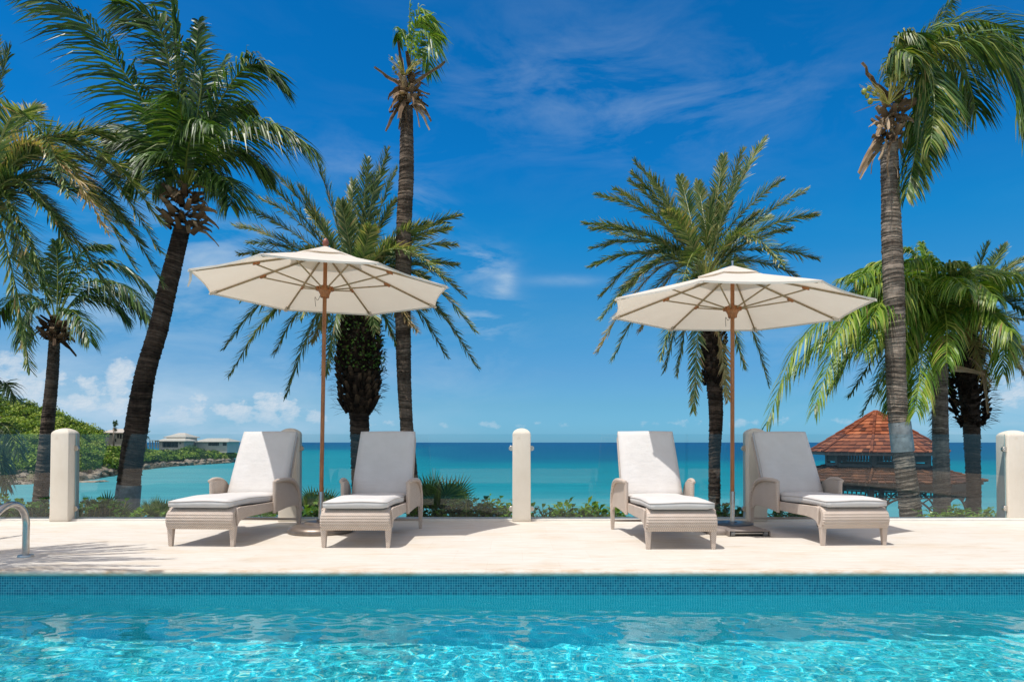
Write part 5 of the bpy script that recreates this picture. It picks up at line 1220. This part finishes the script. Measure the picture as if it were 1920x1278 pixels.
# ------------------------------------------------------------------ gazebo
def gazebo():
    y = 22.7; c = Vector((12.1, y, 0)); rn = random.Random(301)
    t = thing('gazebo', 'octagonal two tier gazebo with terracotta shingle roof behind the right hand palms', 'gazebo', (c.x, c.y, -3.1))
    yaw = math.radians(-90+22.5-9)
    def ring(r, z): return [c+Vector((r*math.cos(yaw+math.radians(45*k)), r*math.sin(yaw+math.radians(45*k)), z)) for k in range(8)]
    def shingle_roof(r0, z0, r1, z1, rows, name):
        mb = MB()
        for j in range(rows):
            f0, f1 = j/rows, (j+1)/rows
            for k in range(8):
                ra, rb_ = r0+(r1-r0)*f0, r0+(r1-r0)*f1; za, zb = z0+(z1-z0)*f0, z0+(z1-z0)*f1
                A = ring(ra, za); B = ring(rb_*1.012, zb+.004)
                a0, a1, b0, b1 = A[k], A[(k+1) % 8], B[k], B[(k+1) % 8]
                w = (b1-b0).length; n = max(1, int(round(w/.21))); off = rn.random()
                e = [0]+[min(1, max(0, (i+off)/n)) for i in range(n)]+[1]
                nrm = (a1-a0).cross(b0-a0).normalized(); nrm = nrm if nrm.z > 0 else -nrm
                for u, v in zip(e[:-1], e[1:]):
                    if v-u < .01: continue
                    lift = nrm*rn.uniform(.012, .03); tn = min(1, max(0, rn.gauss(.50 if name == 'upper_roof' else .16, .24)))  # lower tier gets a darker tint, standing in for palm shade
                    p = [a0.lerp(a1, u)+nrm*.002, a0.lerp(a1, v)+nrm*.002, b0.lerp(b1, v-.004)+lift, b0.lerp(b1, u+.004)+lift]
                    mb.add(p+[p[2]-lift*1.6, p[3]-lift*1.6], [(0, 1, 2, 3), (3, 2, 4, 5)], tn)
        sm = M['shingle'] if name == 'upper_roof' else M['shingle_shaded']; r = mb.build(name, sm, t)
        mb = MB()
        for k in range(8):
            p, q = ring(r0, z0)[k], ring(r1*1.02, z1)[k]; m = 7
            for i in range(m): a, b_ = p.lerp(q, i/m), p.lerp(q, (i+1)/m+.01); mb.cur = 0; mb.tube([a+Vector((0, 0, .012)), b_+Vector((0, 0, .035))], .042, 6, tint=rn.uniform(.2, .6))
        mb.build('hip_cap', sm, r)
        mb = MB(); o = ring(r1*.985, z1-.02); i_ = ring(r0, z0-.05); 
        mb.add(o+i_, [((k+1) % 8, k, 8+k, 8+(k+1) % 8) for k in range(8)]); o2 = ring(r1*.985, z1-.10); mb.add(o+o2, [(k, (k+1) % 8, 8+(k+1) % 8, 8+k) for k in range(8)])
        mb.build('eave_board', M['gaz_wood'], r)
        return r
    shingle_roof(.03, 2.06, 2.02, .72, 12, 'upper_roof')
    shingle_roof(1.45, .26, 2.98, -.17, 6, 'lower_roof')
    def beam(name, r, z, w, h, seg_gap=0):
        mb = MB(); o = ring(r, z); i_ = ring(r-w, z); o2 = ring(r, z-h); i2 = ring(r-w, z-h); mb.add(o+i_+o2+i2, [q for k in range(8) for q in ((k, (k+1) % 8, 8+(k+1) % 8, 8+k), (k, 16+k, 16+(k+1) % 8, (k+1) % 8), (8+k, 8+(k+1) % 8, 24+(k+1) % 8, 24+k), (16+k, 24+k, 24+(k+1) % 8, 16+(k+1) % 8))]); return mb.build(name, M['gaz_wood'], t)
    beam('top_beam', 1.52, .80, .08, .14); beam('lantern_sill', 1.54, .34, .12, .12); beam('lantern_rail', 1.50, .44, .05, .04)
    beam('ring_beam', 2.62, -.22, .12, .20)
    for k in range(8):
        for r, z0, z1, w in ((1.47, .0, .75, .13),):
            p = ring(r, 0)[k]; mb = MB(); mb.box((p.x, p.y, (z0+z1)/2), (w, w, z1-z0)); mb.build('lantern_post', M['gaz_wood'], t)
        p = ring(2.56, 0)[k]; mb = MB(); mb.box((p.x, p.y, -1.74), (.15, .15, 2.72)); mb.build('post', M['gaz_wood'], t, bevel=.01, seg=1)
        # turned slats of the lantern gallery
        A, B = ring(1.475, 0)[k], ring(1.475, 0)[(k+1) % 8]; mb = MB()
        for i in range(1, 12): q = A.lerp(B, i/12); mb.box((q.x, q.y, .55), (.035, .035, .26))
        mb.build('slat_screen', M['gaz_wood'], t)
        # fretwork arch between the posts
        A, B = ring(2.56, 0)[k], ring(2.56, 0)[(k+1) % 8]; W = (B-A).length; d = (B-A)/W; nn = Vector((-d.y, d.x, 0)); mb = MB()
        def P(u, z, o): return A+d*u*W+nn*o+Vector((0, 0, z))
        def strip(a, b, h):
            (u0, z0), (u1, z1) = a, b; dx = (u1-u0)*W; dz = z1-z0; l = math.hypot(dx, dz); px_, pz = -dz/l*h/2/W, dx/l*h/2
            vs = [P(u0+px_, z0+pz, o) for o in (-.02, .02)]+[P(u0-px_, z0-pz, o) for o in (-.02, .02)]+[P(u1+px_, z1+pz, o) for o in (-.02, .02)]+[P(u1-px_, z1-pz, o) for o in (-.02, .02)]
            mb.add(vs, [(0, 1, 3, 2), (4, 6, 7, 5), (0, 4, 5, 1), (2, 3, 7, 6), (0, 2, 6, 4), (1, 5, 7, 3)])
        zt = -.43
        strip((.05, zt-.02), (.95, zt-.02), .04); strip((.05, zt-.20), (.95, zt-.20), .035)
        for i in range(13): u = .08+.84*i/12; strip((u, zt-.02), (u, zt-.2), .03)
        for i in range(12): u = .08+.84*i/12; strip((u, zt-.19), (u+.035, zt-.11), .02); strip((u+.07, zt-.19), (u+.035, zt-.11), .02)
        for sgn in (0, 1):
            f = (lambda u: u) if sgn == 0 else (lambda u: 1-u)
            prev = None; prev2 = None
            for i in range(13):
                a = math.pi/2*i/12; u, z = .06+.42*(1-math.cos(a)), zt-1.15+.93*math.sin(a); u2, z2 = .06+.30*(1-math.cos(a)), zt-1.0+.80*math.sin(a)
                if prev: strip((f(prev[0]), prev[1]), (f(u), z), .05); 
                if i % 2 == 0 and i < 12: strip((f(u), z), (f(max(.06, u-.11)), min(zt-.2, z+.16)), .03)
                prev = (u, z)
        mb.build('fretwork_arch', M['gaz_wood'], t)
    mb = MB(); mb.add(ring(3.0, -3.1)+ring(3.0, -3.35), [tuple(range(8))]+[(k, 8+k, 8+(k+1) % 8, (k+1) % 8) for k in range(8)]); mb.build('floor', M['gaz_wood'], t)
gazebo()

# ------------------------------------------------------------------ houses on the headland
def hip(mb, x0, x1, y0, y1, z0, z1, over=.5, ridge=.3):
    x0 -= over; x1 += over; y0 -= over; y1 += over; cy = (y0+y1)/2; r = (x1-x0)*ridge
    mb.add([(x0, y0, z0), (x1, y0, z0), (x1, y1, z0), (x0, y1, z0), (x0+r, cy, z1), (x1-r, cy, z1), (x0, y0, z0-.18), (x1, y0, z0-.18), (x1, y1, z0-.18), (x0, y1, z0-.18)],
           [(0, 1, 5, 4), (1, 2, 5), (2, 3, 4, 5), (3, 0, 4), (6, 7, 1, 0), (7, 8, 2, 1), (8, 9, 3, 2), (9, 6, 0, 3), (9, 8, 7, 6)])
def zz(py, d): return H-(py-829)*d/F
def xx(px, d): return (px-960)/F*d
def house_parts(t, d, px0, px1, py_roof0, py_eave, py_base, depth, wallm, wins=(), over=.5, ridge=.3, roofm='roof_white', doors=()):
    x0, x1 = xx(px0, d), xx(px1, d); zb, ze, zr = zz(py_base, d), zz(py_eave, d), zz(py_roof0, d)
    mb = MB(); mb.box(((x0+x1)/2, d+depth/2, (zb+ze)/2-.5), (x1-x0, depth, ze-zb+1)); mb.build('wall', M[wallm], t)
    mb = MB(); hip(mb, x0, x1, d, d+depth, ze+.02, zr, over, ridge); mb.build('roof', M[roofm], t)
    for a, b_, c, e, m_ in wins:
        mb = MB(); mb.box(((xx(a, d)+xx(b_, d))/2, d-.02, (zz(c, d)+zz(e, d))/2), (xx(b_, d)-xx(a, d), .12, zz(c, d)-zz(e, d))); mb.build('window' if m_ == 'dark_glass' else 'curtain' if m_ == 'curtain' else 'column', M[m_], t)
d = 190
t = thing('house', 'beige house with pale hipped roof left of the leaning palm, on the wooded hill', 'house', (xx(212, d), d+4, zz(838, d)))
house_parts(t, d, 189, 234, 803, 810.5, 838, 9, 'house_beige', [(206, 210, 811.5, 814.5, 'dark_glass'), (220, 223, 812, 821, 'dark_glass'), (225, 228, 813, 822, 'dark_glass'), (216, 218, 822, 828, 'dark_glass')], .8)
d = 196
t = thing('house', 'open sided white villa with stacked hipped roofs and a red curtain on the point', 'house', (xx(318, d), d+4, zz(840, d)))
house_parts(t, d+3, 312, 346, 811, 819, 836, 8, 'house_white', [], .6, .35)
house_parts(t, d, 298, 345, 820, 826.2, 840, 6, 'house_white', [(305, 334, 828, 838, 'dark_glass'), (308, 310.3, 828, 839, 'house_white'), (314.5, 317, 828, 837, 'curtain'), (318, 320, 828, 838, 'house_white'), (324, 326, 828, 838, 'house_white'), (330, 331.3, 828, 838, 'house_white'), (337, 339.5, 829, 832, 'dark_glass')], .8, .22)
for px in (282, 287, 292.5, 296.5):
    mb = MB(); mb.box((xx(px, d), d-.2, (zz(826, d)+zz(840, d))/2), (.22, .22, zz(826, d)-zz(840, d))); mb.build('column', M['house_white'], t)
mb = MB(); mb.box((xx(289, d), d, zz(826, d)+.1), (xx(300, d)-xx(277, d), 3.2, .14)); mb.box((xx(289, d), d, zz(835, d)), (xx(300, d)-xx(277, d), .1, .12)); mb.build('pergola', M['house_white'], t)
d = 204
t = thing('house', 'long white house with grey roof and dark windows at the tip of the headland', 'house', (xx(392, d), d+4, zz(842, d)))
house_parts(t, d, 368, 426, 821, 827.5, 842, 9, 'house_white', [(391, 411, 829, 835, 'dark_glass'), (397, 398, 829, 835, 'house_white'), (404, 405, 829, 835, 'house_white'), (418, 425, 829.5, 835, 'dark_glass')], .7, .2)
# ragged palms beside the houses
def far_palm(px, py, py0, d, label, lean, rn):
    b0 = at(px-lean*.3, py0, d); c = at(px, py, d); t = thing('far_palm', label, 'palm tree', b0)
    mb = MB(); mb.tube([b0, b0.lerp(c, .5), c], [.26, .2, .16], 8, tint=.6); mb.build('trunk', M['trunk_grey'], t, smooth=True)
    mb = MB()
    for k in range(10):
        q = rn.uniform(-.5, .9); l = rn.uniform(1.6, 2.6)
        e = c+Vector((math.sin(q)*l*.6, rn.uniform(-.6, .6), l*rn.uniform(.5, 1.0)*math.cos(q)*(-.6 if k % 4 == 0 else 1)))
        frond(mb, [c, c.lerp(e, .5)+Vector((0, 0, .25)), e], .8, 12, .12, .6, 55, .1, (.4, 0, 0), .1, (0, .4), .05, rn)
    mb.build('crown', M['coco_leaf'], t)
rn = random.Random(401)
far_palm(213.5, 801, 838, 186, 'ragged bare palm in front of the beige house', 1, rn)
far_palm(273, 816, 842, 190, 'small wind bent palm just right of the leaning palm trunk on the headland', -6, rn)

# ------------------------------------------------------------------ scrub and rocks of the headland
def scrub():
    rn = random.Random(501); mb = MB()
    def clump(c, r, nq, ql, tn):
        for _ in range(nq):
            d = Vector((rn.gauss(0, 1), rn.gauss(0, 1)-.35, abs(rn.gauss(0, .9))+.05)).normalized(); rr = r*rn.uniform(.72, 1.08)
            p = c+Vector((d.x*rr, d.y*rr, d.z*rr*.85)); n = (d+Vector((rn.gauss(0, .55), rn.gauss(0, .55), rn.gauss(0, .55)))).normalized()
            a = n.cross(Vector((rn.gauss(0, 1), rn.gauss(0, 1), rn.gauss(0, 1)))).normalized(); b_ = n.cross(a); l = ql*rn.uniform(.6, 1.3); w = l*rn.uniform(.5, .9)
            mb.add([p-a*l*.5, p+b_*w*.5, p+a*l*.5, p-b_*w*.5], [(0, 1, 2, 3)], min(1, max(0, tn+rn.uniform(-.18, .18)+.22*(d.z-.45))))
    for _ in range(1900):
        px = rn.triangular(-200, 446, 120) if rn.random() < .75 else rn.uniform(150, 446)
        s = rn.uniform(.16, 1.15)
        if px > 235 : s = rn.uniform(.32, 1.0)
        p = hill_point(px, s); dist = p.y
        big = px < 190
        if not big and px > 270 and s > .80: r = rn.uniform(.5, .9)
        else: r = rn.uniform(.8, 1.9) if big else rn.uniform(.7, 1.5)
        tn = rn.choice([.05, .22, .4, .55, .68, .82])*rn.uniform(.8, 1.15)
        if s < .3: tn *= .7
        q = p+Vector((0, 0, r*rn.uniform(.1, .75)))
        if not big:
            top = zz(842 if px > 275 else 836, dist)
            if q.z+r*.8 > top: q.z = top-r*.8-rn.uniform(0, .3)
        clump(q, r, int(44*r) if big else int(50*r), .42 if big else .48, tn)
    # tree crowns breaking the skyline of the hill
    for px in range(-30, 200, 7):
        p = hill_point(px+rn.uniform(-4, 4), rn.uniform(.85, 1.05)); r = rn.uniform(.7, 1.4)
        for j in range(3): clump(p+Vector((rn.uniform(-1, 1), rn.uniform(-1, 1), r*rn.uniform(.3, 1.1))), r*rn.uniform(.45, .8), 40, .38, rn.choice([.2, .45, .6]))
    # bushes in front of the houses
    for px, s in [(348, .75), (354, .8), (360, .78), (372, .7), (366, .85), (378, .7), (430, .8), (436, .7), (425, .7), (268, .8), (262, .75), (280, .7), (205, .8), (230, .8), (238, .75)]:
        p = hill_point(px, s); top = zz(832 if 346 < px < 370 else 837, p.y)
        for j in range(4): clump(Vector((p.x+rn.uniform(-1, 1), p.y+rn.uniform(-1.5, 1), top-1.1-rn.uniform(0, 1.2))), rn.uniform(.8, 1.3), 60, .42, rn.choice([.15, .3, .45]))
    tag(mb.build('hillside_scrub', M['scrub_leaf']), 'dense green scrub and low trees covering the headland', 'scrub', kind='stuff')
scrub()
def rock_mesh(rn, r):
    bm = bmesh.new(); bmesh.ops.create_icosphere(bm, subdivisions=2, radius=1)
    sx, sy, sz = rn.uniform(.8, 1.7), rn.uniform(.7, 1.2), rn.uniform(.45, .8); k = [Vector((rn.gauss(0, 1), rn.gauss(0, 1), rn.gauss(0, 1))).normalized() for _ in range(9)]; h = [rn.uniform(.55, .9) for _ in k]
    for v in bm.verts:
        c = v.co.copy()
        for kk, hh in zip(k, h):
            e = c.dot(kk)
            if e > hh: c -= kk*(e-hh)
        v.co = Vector((c.x*sx, c.y*sy, c.z*sz))*r+Vector((rn.gauss(0, .03), rn.gauss(0, .03), rn.gauss(0, .03)))*r
    me = bpy.data.meshes.new('boulder'); bm.to_mesh(me); bm.free(); me.materials.append(M['rock']); return me
rn = random.Random(601)
rocks = [rock_mesh(rn, 1) for _ in range(12)]
def rock(px, s, r, label, group, dz=0):
    o = bpy.data.objects.new('boulder', rn.choice(rocks)); COL.objects.link(o); p = hill_point(px, s); o.location = p+Vector((0, 0, r*.25+dz)); o.scale = (r, r, r); o.rotation_euler = (rn.uniform(-.2, .2), rn.uniform(-.2, .2), rn.uniform(0, 6.28)); tag(o, label, 'boulder', group)
for k in range(58): rock(rn.uniform(242, 440), rn.uniform(.01, .24), rn.uniform(.35, 1.0), 'pale boulder on the shore below the white houses', 'boulders below the white houses')
for k in range(60): rock(rn.uniform(135, 242), rn.uniform(.01, .30), rn.uniform(.35, 1.0), 'weathered boulder on the shore left of the leaning palm trunk', 'boulders left of the leaning palm')
for k in range(34): rock(rn.uniform(-20, 90), rn.uniform(.0, .18), rn.uniform(.3, .8), 'boulder on the shore at the foot of the wooded hill, left of the leftmost post', 'boulders below the wooded hill')
for px, s, r in ((222, .36, 1.5), (383, .34, 1.1)): rock(px, s, r, 'large pale slab of rock standing among the bushes beside the leaning palm trunk' if px < 300 else 'upright pale rock among the bushes below the long white house', None)
mb = MB()
for k in range(2600):
    px = rn.uniform(-60, 442); p = hill_point(px, rn.uniform(-.0, .26)); r = rn.uniform(.08, .3)
    a = [Vector((rn.gauss(0, 1), rn.gauss(0, 1), rn.gauss(0, .7))).normalized()*r for _ in range(5)]; mb.add([p+q+Vector((0, 0, r*.4)) for q in a], [(0, 1, 2), (0, 2, 3), (0, 3, 4), (1, 3, 2), (1, 4, 3)])
tag(mb.build('shore_rubble', M['rock']), 'loose broken rock along the waterline of the headland', 'rubble', kind='stuff')
# skerries just off the shore
for px, d, r in ((158, 103.5, .7), (166, 104, .9), (180, 104, .8), (187, 105, .8), (193, 105, .6), (174, 103, .45)):
    o = bpy.data.objects.new('boulder', rn.choice(rocks)); COL.objects.link(o); o.location = (xx(px, d), d, SEA_Z+.05); o.scale = (r*1.2, r, r*.55); tag(o, 'low rock awash just off the shore right of the leftmost post', 'boulder', 'rocks awash off the shore')
